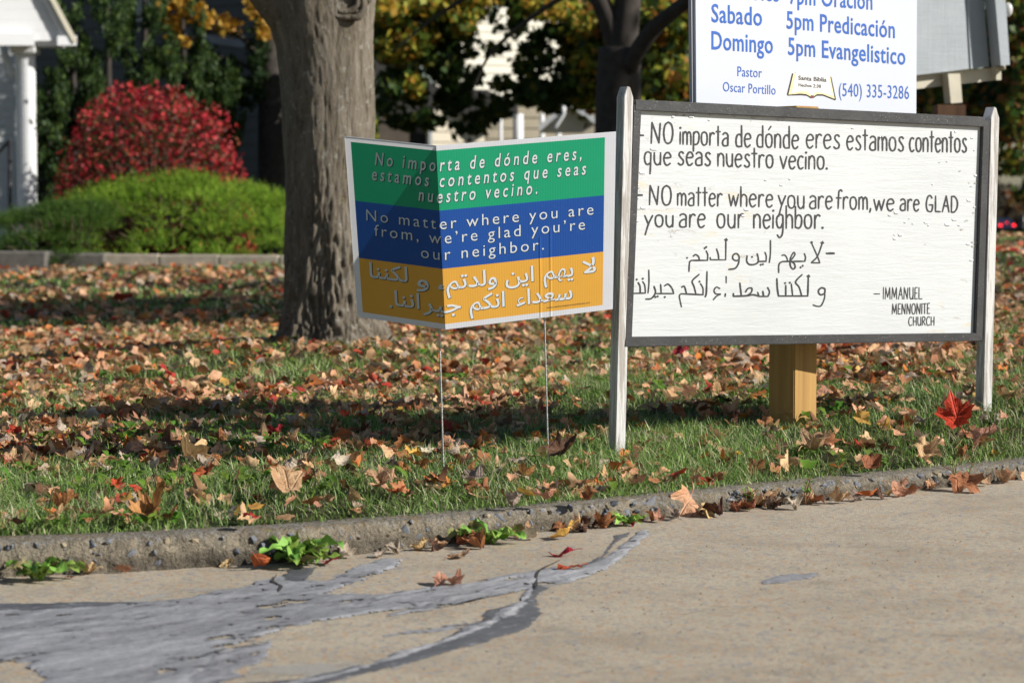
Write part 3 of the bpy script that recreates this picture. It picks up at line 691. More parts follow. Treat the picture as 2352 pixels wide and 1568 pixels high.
# ------------------------------------------------------------------ schedule sign on a square lumber post
SP = Plane(P(1597, 200, 6.30), P(2105, 200, 6.95))
ss = tag(empty('schedule_sign', (.84, 6.62, .07)), 'white sign with blue service times above the hand-lettered board on a lumber post', 'sign')
prism([SP.at(1597, -95), SP.at(2107, -120), SP.at(2104, 330), SP.at(1600, 300)], SP.n, .008, 'sign_panel', M_SIGNWHITE, ss)
prism([SP.at(1592, -95, -.0085), SP.at(2107, -120, -.0085), SP.at(2104, 330, -.0085), SP.at(1596, 300, -.0085)], SP.n, .012, 'backing_board', M_EDGEGREY, ss)
# text helper: filled outlines of the built-in font
def glyphs(s, sx=1.0, space=1.0, shear=0.0, bold=0.0, res=3):
    c = bpy.data.curves.new('t', 'FONT'); c.body = s; c.space_character = space; c.shear = shear; c.offset = bold; c.resolution_u = res
    o = bpy.data.objects.new('t', c); C.objects.link(o); bpy.context.view_layer.update()
    me = bpy.data.meshes.new_from_object(o); bpy.data.objects.remove(o); bpy.data.curves.remove(c)
    vs = [(v.co.x, v.co.y) for v in me.vertices]; fs = [tuple(p.vertices) for p in me.polygons]; bpy.data.meshes.remove(me)
    return vs, fs
CAP = .686
def words_of(vs, fs, gap=.16):
    """faces of a text line parted into its words by the gaps between them"""
    par = list(range(len(vs)))
    def fd(a):
        while par[a] != a: par[a] = par[par[a]]; a = par[a]
        return a
    for f in fs:
        for q in f[1:]: par[fd(q)] = fd(f[0])
    ext = {}
    for i in {q for f in fs for q in f}:
        r = fd(i); x = vs[i][0]; e = ext.setdefault(r, [x, x]); e[0] = min(e[0], x); e[1] = max(e[1], x)
    out, cur, hi = {}, -1, -1e9
    for r, e in sorted(ext.items(), key=lambda t: t[1][0]):
        if e[0] > hi + gap: cur += 1
        hi = max(hi, e[1]); out[r] = cur
    return [[f for f in fs if out[fd(f[0])] == k] for k in range(cur+1)]
def compact(vs, fs):
    ids = sorted({q for f in fs for q in f}); mp = {a: i for i, a in enumerate(ids)}
    return [vs[a] for a in ids], [tuple(mp[q] for q in f) for f in fs]
def place_text(s, mapf, x0, x1, y0, y1, cap, off, **kw):
    vs, fs = glyphs(s, **kw); lo = min(v[0] for v in vs); hi = max(v[0] for v in vs)
    for wf in words_of(vs, fs, kw.get('space', 1)*.05+.14):
        v2, f2 = compact(vs, wf)
        yield [mapf(x0+(x1-x0)*(x-lo)/(hi-lo), y0+(y1-y0)*(x-lo)/(hi-lo) - y/CAP*cap, off) for x, y in v2], f2
def smap(crop):
    sx, sy, k = crop
    return lambda x, y, off: SP.at((x/k+sx)*.57422, (y/k+sy)*.57422, off)
C3 = smap((2600, 0, 1.4251)); CE = smap((3120, 260, 4.2))
for s, f, x0, x1, y0, y1, cap, bold in [('Miercoles', C3, 352, 735, -18, 10, 102, .012), ('7pm Oración', C3, 795, 1267, 22, 56, 98, .012), ('Sabado', C3, 350, 638, 126, 148, 102, .012), ('5pm Predicación', C3, 778, 1395, 163, 218, 98, .012),
                                ('Domingo', C3, 350, 700, 281, 305, 102, .012), ('5pm Evangelistico', C3, 787, 1455, 312, 370, 97, .012), ('Pastor', C3, 498, 637, 435, 444, 56, .0), ('Oscar Portillo', C3, 415, 715, 521, 541, 54, .0), ('(540) 335-3286', C3, 1076, 1476, 548, 566, 74, .0)]:
    for v, fc in place_text(s, f, x0, x1, y0, y1, cap, .0008, bold=bold, space=1.05): link('printed_word', mesh_py('printed_word', v, fc, [M_BLUE]), ss)
M_BK = simple('book_cover_print', (.05, .04, .04), .4, .1, 20); M_PG = simple('book_page_print', (.74, .75, .73), .4, .04, 60); M_PE = simple('book_page_edge_print', (.74, .64, .36), .4, .1, 60); M_RIB = simple('book_ribbon_print', (.35, .05, .03), .4, .1, 60); M_TX = simple('book_fine_print', (.60, .61, .60), .5, .04, 60); M_BT = simple('book_text_print', (.06, .05, .05), .4, .05, 60)
book = link('book_emblem', mesh_py('book_emblem', [CE(x, y, .0006) for x, y in [(200, 145), (115, 490), (125, 518), (360, 512), (450, 522), (510, 560), (560, 560), (620, 520), (720, 520), (920, 597), (940, 585), (862, 210), (830, 190), (535, 170)]], [tuple(range(14))], [M_BK]), ss)
def bp(name, pts, m, o):
    link(name, mesh_py(name, [CE(x, y, o) for x, y in pts], [tuple(range(len(pts)))], [m]), book)
bp('page_edge', [(225, 140), (138, 500), (330, 482), (430, 490), (512, 532), (512, 170)], M_PE, .0010)
bp('page_edge', [(560, 170), (560, 532), (620, 490), (720, 495), (915, 572), (838, 195), (700, 150)], M_PE, .0010)
bp('page', [(262, 118), (190, 478), (350, 438), (460, 455), (534, 520), (536, 160), (480, 108), (380, 100)], M_PG, .0014)
bp('page', [(536, 160), (534, 520), (600, 458), (700, 468), (880, 522), (812, 178), (700, 130), (600, 122)], M_PG, .0014)
bp('ribbon', [(508, 535), (560, 535), (556, 552), (512, 552)], M_RIB, .0014)
bp('gutter', [(533, 160), (538, 160), (537, 516), (532, 516)], M_TX, .0018)
V, Fc = [], []
for i in range(22):
    y = 150 + i*13
    for (xa, xb) in ((285-i*2, 400-i), (410-i, 522), (548, 650+i), (662+i, 780+i*2)):
        b = len(V); dy = 6*math.sin(i); V += [CE(xa, y+abs(xa-535)*.02, .0018), CE(xb, y+abs(xb-535)*.02, .0018), CE(xb, y+5+abs(xb-535)*.02, .0018), CE(xa, y+5+abs(xa-535)*.02, .0018)]; Fc.append((b, b+1, b+2, b+3))
link('fine_print', mesh_py('fine_print', V, Fc, [M_TX]), book)
for s, x0, x1, y0, y1, cap, bo in [('Santa', 300, 522, 250, 268, 68, .018), ('Biblia', 558, 772, 271, 285, 70, .018), ('Hechos', 305, 522, 364, 377, 54, .012), ('2:38', 549, 682, 379, 388, 54, .012)]:
    for v, fc in place_text(s, CE, x0, x1, y0, y1, cap, .0022, bold=bo): link('title_word', mesh_py('title_word', v, fc, [M_BT]), book)
# lumber post, corner towards the viewer
pc = P(1820, 960, 6.47); a45 = Vector((math.cos(R(42)), math.sin(R(42)), 0)); b45 = Vector((-a45.y, a45.x, 0)); hw = .0495
cor = [pc + a45*hw*i + b45*hw*j for i, j in ((1, 1), (-1, 1), (-1, -1), (1, -1))]
V = [Vector((q.x, q.y, -.1)) for q in cor] + [Vector((q.x, q.y, 1.02)) for q in cor]
bm = bmesh.new(); vs = [bm.verts.new(v) for v in V]
for f in ((0, 1, 2, 3), (7, 6, 5, 4), (0, 4, 5, 1), (1, 5, 6, 2), (2, 6, 7, 3), (3, 7, 4, 0)): bm.faces.new([vs[i] for i in f])
bmesh.ops.recalc_face_normals(bm, faces=bm.faces[:]); bmesh.ops.bevel(bm, geom=bm.edges[:], offset=.003, segments=2, affect='EDGES')
me = bpy.data.meshes.new('post'); bm.to_mesh(me); bm.free(); me.materials.append(M_LUMBER); link('post', me, ss)

# ------------------------------------------------------------------ folded yard sign
ys = tag(empty('yard_sign', P(1010, 1075, 5.65)), 'folded green, blue and orange plastic welcome sign on two thin wire legs', 'yard sign')
K4 = lambda x, y: ((x/1.8443+1350)*.57422, (y/1.8443+500)*.57422)
def c4(x, y, d): return P(*K4(x, y), d)
outer = {'TL': c4(52, 84, 5.79), 'TF': c4(728, 153, 5.555), 'TR': c4(2055, 49, 5.73), 'BL': c4(147, 1413, 5.83), 'BF': c4(797, 1508, 5.60), 'BR': c4(2031, 1357, 5.775)}
# print corner fractions inside each half
uL = (97-52)/(728-52); uR = (1972-742)/(2055-742); vT = (120-84)/(1413-84); vB = (1373-84)/(1413-84)
nL = (outer['TF']-outer['TL']).cross(outer['BL']-outer['TL']).normalized(); nR = (outer['TR']-outer['TF']).cross(outer['BF']-outer['TF']).normalized()
if nL.y > 0: nL = -nL
if nR.y > 0: nR = -nR
def ysurf(side, u, v, off=0.0):
    """u 0..1 over one half, v 0 top 1 bottom"""
    if side == 0: a, b, c, d, n = outer['TL'], outer['TF'], outer['BL'], outer['BF'], nL
    else: a, b, c, d, n = outer['TF'], outer['TR'], outer['BF'], outer['BR'], nR
    return a.lerp(b, u).lerp(c.lerp(d, u), v) + n*off
UF = (outer['TF']-outer['TL']).length/((outer['TF']-outer['TL']).length+(outer['TR']-outer['TF']).length)
vb = [0, vT, vT+(vB-vT)*.343, vT+(vB-vT)*.679, vB, 1]
def ypanel(side, us):
    V, Fc, mi, uvs = [], [], [], []
    n = len(us)
    for v in vb:
        for u in us: V.append(ysurf(side, u, v)); uvs.append(((UF*u if side == 0 else UF+(1-UF)*u), v))
    b = len(V); nn = nL if side == 0 else nR
    for v in vb:
        for u in us: V.append(ysurf(side, u, v) - nn*.004); uvs.append(((UF*u if side == 0 else UF+(1-UF)*u), v))
    for j in range(len(vb)-1):
        for i in range(n-1):
            q = (j*n+i, j*n+i+1, (j+1)*n+i+1, (j+1)*n+i); Fc.append(q[::-1])
            border = (side == 0 and i == 0) or (side == 1 and i == n-2) or j in (0, 4)
            mi += [0 if border else j]
    ring = [i for i in range(n)] + [j*n+n-1 for j in range(1, 6)] + [5*n+i for i in range(n-2, -1, -1)] + [j*n for j in range(4, 0, -1)]
    for i in range(len(ring)):
        p, q = ring[i], ring[(i+1) % len(ring)]; Fc.append((p, q, q+b, p+b)); mi.append(0)
    me = mesh_py('panel', V, Fc, [M_CW, M_CG, M_CB, M_CO]); uvl = me.uv_layers.new(name='UVMap')
    for p, k in zip(me.polygons, mi): p.material_index = k
    for l in me.loops: uvl.data[l.index].uv = uvs[l.vertex_index]
    link('panel', me, ys)
ypanel(0, [0, uL, .5, 1]); ypanel(1, [0, .34, .67, uR, 1])
# little flute ends along the top edge
V, Fc = [], []
for side, cnt in ((0, 38), (1, 74)):
    for i in range(cnt):
        for dx in (0,):
            p = ysurf(side, (i+.5)/cnt, 0, .0003); q = ysurf(side, (i+.5)/cnt, .010, .0003); r_ = (ysurf(side, (i+.8)/cnt, 0) - ysurf(side, (i+.5)/cnt, 0))
            b = len(V); V += [p, p+r_, q+r_, q]; Fc.append((b, b+1, b+2, b+3))
def ymap(xc, v, off):
    """xc in measured units across the print, v 0..1 down the print"""
    fold = 742+53*v
    if xc < fold: s, t = 0, (xc-(97+83*v))/(fold-(97+83*v)); u = uL + (1-uL)*t
    else: s, t = 1, (xc-fold)/(1972-15*v-fold); u = uR*t
    return ysurf(s, u, vT+(vB-vT)*v, off)
def ytext(s, x0, x1, v0, capv, arab=False, split=True, mat=None, shadow=True, **kw):
    vs, fs = glyphs(s, **kw); lo = min(a[0] for a in vs); hi = max(a[0] for a in vs); k = (x1-x0)/(hi-lo)
    cv = capv/CAP
    def emit(dx, dv, off, m, name, fs):
        bm = bmesh.new(); q = [bm.verts.new((x0+(x-lo)*k+dx, v0 - y*cv+dv, 0)) for x, y in vs]
        for f in fs:
            try: bm.faces.new([q[i] for i in f])
            except ValueError: pass
        # cut along the fold line, x = 742 + 53 v
        nrm = Vector((1, -53, 0)).normalized()
        bmesh.ops.bisect_plane(bm, geom=bm.verts[:]+bm.edges[:]+bm.faces[:], plane_co=Vector((742, 0, 0)), plane_no=nrm, dist=1e-4)
        for v in [v for v in bm.verts if not v.link_faces]: bm.verts.remove(v)
        for v in bm.verts:
            xx, yy = v.co.x, v.co.y; v.co = ymap(xx, yy, off)
        me = bpy.data.meshes.new(name); bm.to_mesh(me); bm.free(); me.materials.append(m); link(name, me, ys)
    for wf in ([fs] if arab or not shadow else words_of(vs, fs, .24 if kw.get('space', 1) > 1.4 else .30)):
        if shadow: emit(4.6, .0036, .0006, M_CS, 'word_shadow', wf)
        emit(0, 0, .0011, mat or M_CL, 'printed_word', wf)
kg = dict(shear=.17, bold=.010, space=1.50)
ytext('No importa de dónde eres,', 285, 1795, .119, .074, **kg)
ytext('estamos contentos que seas', 262, 1830, .209, .074, **kg)
ytext('nuestro vecino.', 610, 1468, .298, .074, **kg)
kb = dict(space=1.30, bold=-.004)
ytext('No matter where you are', 215, 1885, .451, .066, **kb)
ytext('from, we’re glad you’re', 277, 1822, .535, .066, **kb)
ytext('our neighbor.', 625, 1515, .629, .066, **kb)
ytext('www.welcomeyourneighbors.org', 1537, 1862, .979, .0085, mat=M_BT, shadow=False, space=1.2, bold=.02)
# arabic words, shaped letter by letter and laid out right to left
FORM = {'ا': (0xFE8D, 0xFE8E, 0, 0), 'ل': (0xFEDD, 0xFEDE, 0xFEDF, 0xFEE0), 'ن': (0xFEE5, 0xFEE6, 0xFEE7, 0xFEE8), 'ك': (0xFED9, 0xFEDA, 0xFEDB, 0xFEDC), 'م': (0xFEE1, 0xFEE2, 0xFEE3, 0xFEE4), 'ه': (0xFEE9, 0xFEEA, 0xFEEB, 0xFEEC),
        'ي': (0xFEF1, 0xFEF2, 0xFEF3, 0xFEF4), 'و': (0xFEED, 0xFEEE, 0, 0), 'د': (0xFEA9, 0xFEAA, 0, 0), 'ت': (0xFE95, 0xFE96, 0xFE97, 0xFE98), 'س': (0xFEB1, 0xFEB2, 0xFEB3, 0xFEB4), 'ع': (0xFEC9, 0xFECA, 0xFECB, 0xFECC), 'ج': (0xFE9D, 0xFE9E, 0xFE9F, 0xFEA0), 'ر': (0xFEAD, 0xFEAE, 0, 0), 'ء': (0xFE80, 0, 0, 0)}
def shape_ar(wd):
    out = []; prev = False
    for i, c in enumerate(wd):
        if c not in FORM: out.append(c); prev = False; continue
        iso, fin, ini, med = FORM[c]; nxt = i+1 < len(wd) and wd[i+1] in FORM and FORM[wd[i+1]][1] != 0
        join = ini != 0 and nxt
        code = (med if join else fin) if prev and fin else (ini if join else iso)
        out.append(chr(code)); prev = join
    return ''.join(out[::-1])
for wd, x0, x1, v0 in [('لكننا', 235, 525, .785), ('و', 590, 680, .800), ('،', 748, 785, .800), ('ولدتم', 805, 1170, .802), ('اين', 1232, 1440, .808), ('يهم', 1512, 1735, .806), ('ﻻ', 1800, 1905, .796),
                   ('.', 387, 410, .948), ('اننا', 425, 612, .932), ('جير', 637, 908, .935), ('انكم', 970, 1226, .938), ('سعداء', 1312, 1727, .940)]:
    ytext(shape_ar(wd), x0, x1, v0, .086, arab=True, bold=.012)
# wire legs with ribbing
def wire(px0, py0, d0, px1, py1, d1, m):
    a, b = P(px0, py0, d0), P(px1, py1, d1); b = b + (b-a).normalized()*.05
    pts, rad = [], []; n = 150
    for i in range(n+1):
        pts.append(a.lerp(b, i/n)); rad.append(.0021 + .0007*(i % 2))
    tubes('wire_leg', [(pts, rad)], m, ys, 6)
wire(1003, 560, 5.68, 1019, 1085, 5.66, M_STEEL); wire(1246, 560, 5.72, 1259, 1045, 5.72, M_STEEL)
tubes('cross_wire', [([P(1003, 748, 5.68), P(1250, 722, 5.73)], [.0018, .0018])], M_STEEL, ys, 6)

# ------------------------------------------------------------------ old plywood sign box behind
GP0, GP1 = P(2060, 200, 11.1), P(2300, 184, 11.32)
GP = Plane(GP0, GP1)
gb = tag(empty('plywood_sign_box', (2.3, 11.2, .05)), 'pale grey plywood sign box with cream underside on a dark brown post', 'sign box')
gm = lambda x, y, off=0.0: GP.at((x/3.135+3600)*.57422, (y/3.135)*.57422, off)
prism([gm(-250, -700), gm(790, -700), gm(905, 862), gm(-250, 1000)], GP.n, .03, 'plywood_panel', M_PLY, gb)
prism([gm(795, -700, -.012), gm(1010, -700, -.012), gm(1135, 834, -.012), gm(915, 860, -.012)], GP.n, .03, 'side_panel', M_PLY, gb)
prism([gm(790, -700, .006), gm(815, -700, .006), gm(922, 862, .006), gm(882, 868, .006)], GP.n, .02, 'batten', M_PLY, gb)
prism([gm(1010, -700, .085), gm(1150, -700, .085), gm(1258, 826, .085), gm(1145, 838, .085)], GP.n, .085, 'corner_trim', M_PLY, gb)
prism([gm(1150, -700, .028), gm(1178, -700, .028), gm(1285, 880, .028), gm(1258, 826, .028)], GP.n, .04, 'edge_trim', M_CREAM, gb)
prism([gm(-250, 985, -.04), gm(1215, 845, -.04), gm(1215, 1008, -.04), gm(-250, 1170, -.04)], GP.n, .04, 'bottom_rail', M_CREAM, gb)
prism([gm(1207, 838, .0), gm(1268, 834, .0), gm(1272, 1004, .0), gm(1207, 1006, .0)], GP.n, .05, 'rail_end', M_CREAM, gb)
prism([gm(562, 930, .03), gm(712, 930, .03), gm(742, 1290, .03), gm(598, 1300, .03)], GP.n, .06, 'support_block', M_CREAM, gb)
q0 = P(2185, 300, 11.15); prism([Vector((q0.x-.075, q0.y-.06, z)) for z in ()] or [Vector((q0.x-.072, q0.y, -.05)), Vector((q0.x+.072, q0.y, -.05)), Vector((q0.x+.072, q0.y, 1.215)), Vector((q0.x-.072, q0.y, 1.215))], Vector((0, -1, 0)), .14, 'post', M_BROWNPOST, gb, .004)
bulb = bmesh.new(); bmesh.ops.create_uvsphere(bulb, u_segments=16, v_segments=10, radius=.024)
for v in bulb.verts: v.co.z *= 1.5
me = bpy.data.meshes.new('lamp_bulb'); bulb.to_mesh(me); bulb.free(); me.materials.append(simple('bulb_glass', (.55, .55, .53), .15, .05, 10, 0, .8)); o = link('lamp_bulb', me, gb); o.location = gm(1282, 135, .05)
for p in me.polygons: p.use_smooth = True
# small glass ground light behind right post
gl = tag(empty('ground_light', P(2210, 815, 9.6)), 'small green glass floodlight standing in the leaves behind the right post', 'ground light')
b0 = P(2184, 815, 9.6); b1 = P(2236, 782, 9.6)
M_GLASSY = simple('green_glass', (.13, .20, .16), .08, .2, 6, 0, .9); M_DARK = simple('dark_metal', (.02, .02, .022), .4, .1, 20)
box('lens', (b0.x+.006, b0.y, b0.z+.012), (b1.x-.006, b0.y+.06, b1.z), M_GLASSY, gl)
box('housing', (b0.x, b0.y+.062, b0.z), (b1.x, b0.y+.12, b1.z+.01), M_DARK, gl, bevel=.004)
box('base', (b0.x-.002, b0.y-.006, b0.z-.04), (b1.x+.002, b0.y+.11, b0.z+.010), M_DARK, gl)

# ------------------------------------------------------------------ main maple
def bark_material():
    m = M('maple_bark'); v = m.coord('Object'); s = m.coord('Object', (1, 1, .22)); n = m.noise(s, 26, 8, .7, .4); b = m.noise(v, 5, 4)
    a = m.ramp(n, [(.30, (.05, .04, .03)), (.42, (.16, .135, .10)), (.58, (.22, .19, .15)), (.8, (.31, .28, .235))])
    a = m.mix(m.ramp(m.noise(v, 30, 4, .6), [(.60, 0), (.66, .55)]), a, (.36, .355, .315))
    a = m.mix(m.ramp(m.noise(m.coord('Object', (1, 1, .5)), 62, 4, .7), [(.60, 0), (.66, .75)]), a, (.08, .065, .05))
    a = m.mix(m.ramp(m.noise(v, 44, 4, .6), [(.66, 0), (.70, .6)]), a, (.30, .27, .05))
    m.col(a).rough(.9, .15).bump(n, 1.0, .018).bump(m.noise(m.coord('Object', (1, 1, .3)), 75, 6, .75), .9, .010); return m.m
M_BARK = bark_material()
def trunk(name, cx, cy, rows, m, parent, nseg=200, nz=330, ridge=1.0, seed=0):
    """rows: (z, xc, yc, r)"""
    zs = [r[0] for r in rows]; V = []
    zl = np.linspace(zs[0], zs[-1], nz)
    for z in zl:
        xc, yc, r = (np.interp(z, zs, [q[i] for q in rows]) for i in (1, 2, 3))
        low = max(0, 1-(z-zs[0])/1.0)
        for j in range(nseg):
            t = 2*math.pi*j/nseg; c, s = math.cos(t), math.sin(t)
            fl = 1 + .10*low**3*math.sin(5*t+1.0+seed) + .05*low**3*math.sin(9*t+2)
            q = Vector((c*r*24, s*r*24, z*4.0 + seed)); a = noise.noise(q + Vector((noise.noise(q*.5)*1.2, 0, 0)))
            q2 = Vector((c*r*60, s*r*60, z*11)); a2 = noise.noise(q2)
            q3_ = Vector((c*r*48, s*r*48, z*7.0 + seed)); a3 = noise.noise(q3_)
            rg = -max(0, .22-abs(a))*(.075*low**.8 + .006)*ridge - max(0, .18-abs(a3))*(.10*low + .016)*ridge + a2*(.003+.007*low)*ridge + .010*noise.noise(Vector((c*3, s*3, z*2.2)))
            rr = r*fl + rg
            V.append((xc+c*rr, yc+s*rr, z))
    ii = (np.arange(nz-1)[:, None]*nseg + np.arange(nseg)[None]); jj = (np.arange(nz-1)[:, None]*nseg + (np.arange(nseg)[None]+1) % nseg)
    Fq = np.stack([ii.ravel(), jj.ravel(), (jj+nseg).ravel(), (ii+nseg).ravel()], 1)
    return link(name, mesh_np(name, V, Fq, [m], smooth=True), parent)
mt = tag(empty('maple_tree', (TREE.x, TREE.y, lawn_z(TREE.x, 10.3))), 'large sunlit maple with furrowed grey bark standing behind the folded yard sign', 'tree')
def ctr(pxl, pxr, y, d):
    a, b = P(pxl, y, d), P(pxr, y, d); return (a.z, (a.x+b.x)/2, d, (b.x-a.x)/2)
rows = [ctr(570, 950, 850, 10.35), ctr(610, 918, 800, 10.35), ctr(632, 893, 770, 10.35), ctr(642, 880, 735, 10.35), ctr(648, 874, 700, 10.35), ctr(652, 866, 600, 10.35), ctr(655, 862, 450, 10.35), ctr(652, 860, 330, 10.35), ctr(646, 859, 200, 10.35), ctr(634, 858, 110, 10.35), ctr(612, 862, 40, 10.35), ctr(600, 866, -20, 10.35), ctr(622, 850, -160, 10.35), ctr(640, 835, -420, 10.35), ctr(660, 820, -900, 10.35)]
trunk('trunk', 0, 0, rows, M_BARK, mt)
def wp(px, py, d): return P(px, py, d)
tubes('limb', [(catmull([wp(690, 60, 10.3), wp(620, -20, 10.25), wp(540, -130, 10.2), wp(430, -330, 10.0), wp(300, -700, 9.8)], 6), list(np.linspace(.12, .05, 25)))], M_BARK, mt, 14)
tubes('limb', [(catmull([wp(800, -10, 10.2), wp(900, -160, 10.3), wp(1050, -420, 10.6), wp(1150, -900, 10.9)], 6), list(np.linspace(.10, .04, 19)))], M_BARK, mt, 14)
tubes('limb', [(catmull([wp(745, -850, 10.35), wp(700, -1200, 10.5), wp(760, -1700, 10.8)], 6), list(np.linspace(.13, .04, 13)))], M_BARK, mt, 12)
# knot scar on the trunk: rings of swollen bark
kn = P(797, 3, 10.14)
bm = bmesh.new()
for rr, th in ((.082, .020), (.050, .017)):
    seg, sg2 = 28, 8; vs = []
    for i in range(seg):
        t = 2*math.pi*i/seg
        for j in range(sg2):
            u = 2*math.pi*j/sg2; r2 = rr*(1+.10*math.sin(3*t+rr*40)+.09*noise.noise(Vector((math.cos(t)*2, math.sin(t)*2, rr*50)))) + th*math.cos(u)*(1+.5*noise.noise(Vector((math.cos(t)*3, math.sin(t)*3, 7))))
            vs.append(bm.verts.new((kn.x + r2*math.cos(t)*.9, kn.y + th*math.sin(u)*.9 - (.075-rr)*.1, kn.z + r2*math.sin(t))))
    for i in range(seg):
        for j in range(sg2): bm.faces.new((vs[i*sg2+j], vs[((i+1) % seg)*sg2+j], vs[((i+1) % seg)*sg2+(j+1) % sg2], vs[i*sg2+(j+1) % sg2]))
bmesh.ops.recalc_face_normals(bm, faces=bm.faces[:])
me = bpy.data.meshes.new('knot'); bm.to_mesh(me); bm.free(); me.materials.append(M_BARK)
for p in me.polygons: p.use_smooth = True
link('knot', me, mt)

# ------------------------------------------------------------------ foliage clouds
def leaves_cloud(name, cents, n, size, cols, parent, shell=0.0, seed=1, flat=.0, up=0.0, aspect=.75):
    """cents: (x,y,z,rx,ry,rz,weight); small folded leaves spread in ellipsoids; each leaf has one real colour"""
    g = np.random.default_rng(seed); cents = np.array(cents, float); wts = cents[:, 6]/cents[:, 6].sum()
    k = g.choice(len(cents), n, p=wts); d = g.normal(size=(n, 3)); d /= np.linalg.norm(d, axis=1)[:, None]
    rad = np.abs(g.normal(size=n))*.28 + .72*g.random(n)**(1/3) if shell == 0 else 1 - shell*g.random(n)**1.6
    if shell:
        d = d/((np.abs(d)**2.5).sum(1)**(1/2.5))[:, None]; d[:, 2] = np.where(d[:, 2] < 0, d[:, 2]*.2, d[:, 2])
        d *= (1 + .10*np.array([noise.noise(Vector(q)*2.6) for q in d]) + .07*np.array([noise.noise(Vector(q)*7) for q in d]))[:, None]
    p = cents[k, :3] + d*cents[k, 3:6]*rad[:, None]
    a = g.normal(size=(n, 3)); a[:, 2] += up; a /= np.linalg.norm(a, axis=1)[:, None]
    b = np.cross(a, g.normal(size=(n, 3))); b /= np.linalg.norm(b, axis=1)[:, None]; c = np.cross(a, b)
    s = size*g.uniform(.6, 1.25, n)[:, None]
    v = np.stack([p - a*s*.5, p + b*s*.5*aspect + c*s*.06, p + a*s*.5, p - b*s*.5*aspect + c*s*.06], 1).reshape(-1, 3)
    f = np.arange(n*4).reshape(n, 4)
    cols = np.array([c_[:3] for c_ in cols]); wc = g.integers(0, len(cols), n); cc = cols[wc]*g.uniform(.75, 1.25, (n, 1))
    # neighbouring leaves share a hue
    return link(name, mesh_np(name, v, f, [M_FOLIAGE], cols=np.repeat(cc, 4, axis=0)), parent)
GREEN = [(.035, .075, .015), (.05, .10, .02), (.07, .12, .02)]; DKG = [(.018, .040, .012), (.03, .055, .016)]
YEL = [(.45, .26, .03), (.50, .32, .05), (.36, .18, .02)]; YG = [(.26, .27, .03), (.16, .21, .03), (.36, .30, .04), (.08, .13, .02)]
ORG = [(.36, .15, .03), (.25, .09, .03), (.20, .14, .03)]

# red burning bush
cb = P(352, 400, 25.4)
bb = tag(empty('burning_bush', (cb.x, 25.4, lawn_z(cb.x, 25.4))), 'domed burning bush covered in crimson red leaves beside the white porch', 'shrub')
zg = bb.location.z; top = P(352, 205, 25.4).z; rx_ = (P(580, 400, 25.4).x-P(122, 400, 25.4).x)/2
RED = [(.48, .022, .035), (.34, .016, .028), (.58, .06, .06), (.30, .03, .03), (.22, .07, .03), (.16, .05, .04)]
cs = [(cb.x, 25.4, zg+.2, rx_, rx_*.9, top-zg-.2, 1)]
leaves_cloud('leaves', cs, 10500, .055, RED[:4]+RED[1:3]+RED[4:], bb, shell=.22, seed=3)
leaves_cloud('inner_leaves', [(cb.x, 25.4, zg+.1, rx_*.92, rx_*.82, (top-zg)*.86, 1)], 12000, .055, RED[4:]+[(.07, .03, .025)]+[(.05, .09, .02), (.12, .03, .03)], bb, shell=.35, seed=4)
g = np.random.default_rng(9); runs = []
for i in range(34):
    a = g.uniform(0, 6.28); e = g.uniform(.3, 1.3); q = Vector((cb.x, 25.4, zg)); t = q + Vector((math.cos(a)*math.cos(e)*rx_*.9, math.sin(a)*math.cos(e)*rx_*.8, math.sin(e)*(top-zg)*.93))
    runs.append(([q, q.lerp(t, .5)+Vector((0, 0, .1)), t], [.018, .010, .004]))
tubes('stem', runs, simple('bush_twig', (.16, .10, .07), .9, .2, 20), bb, 5)
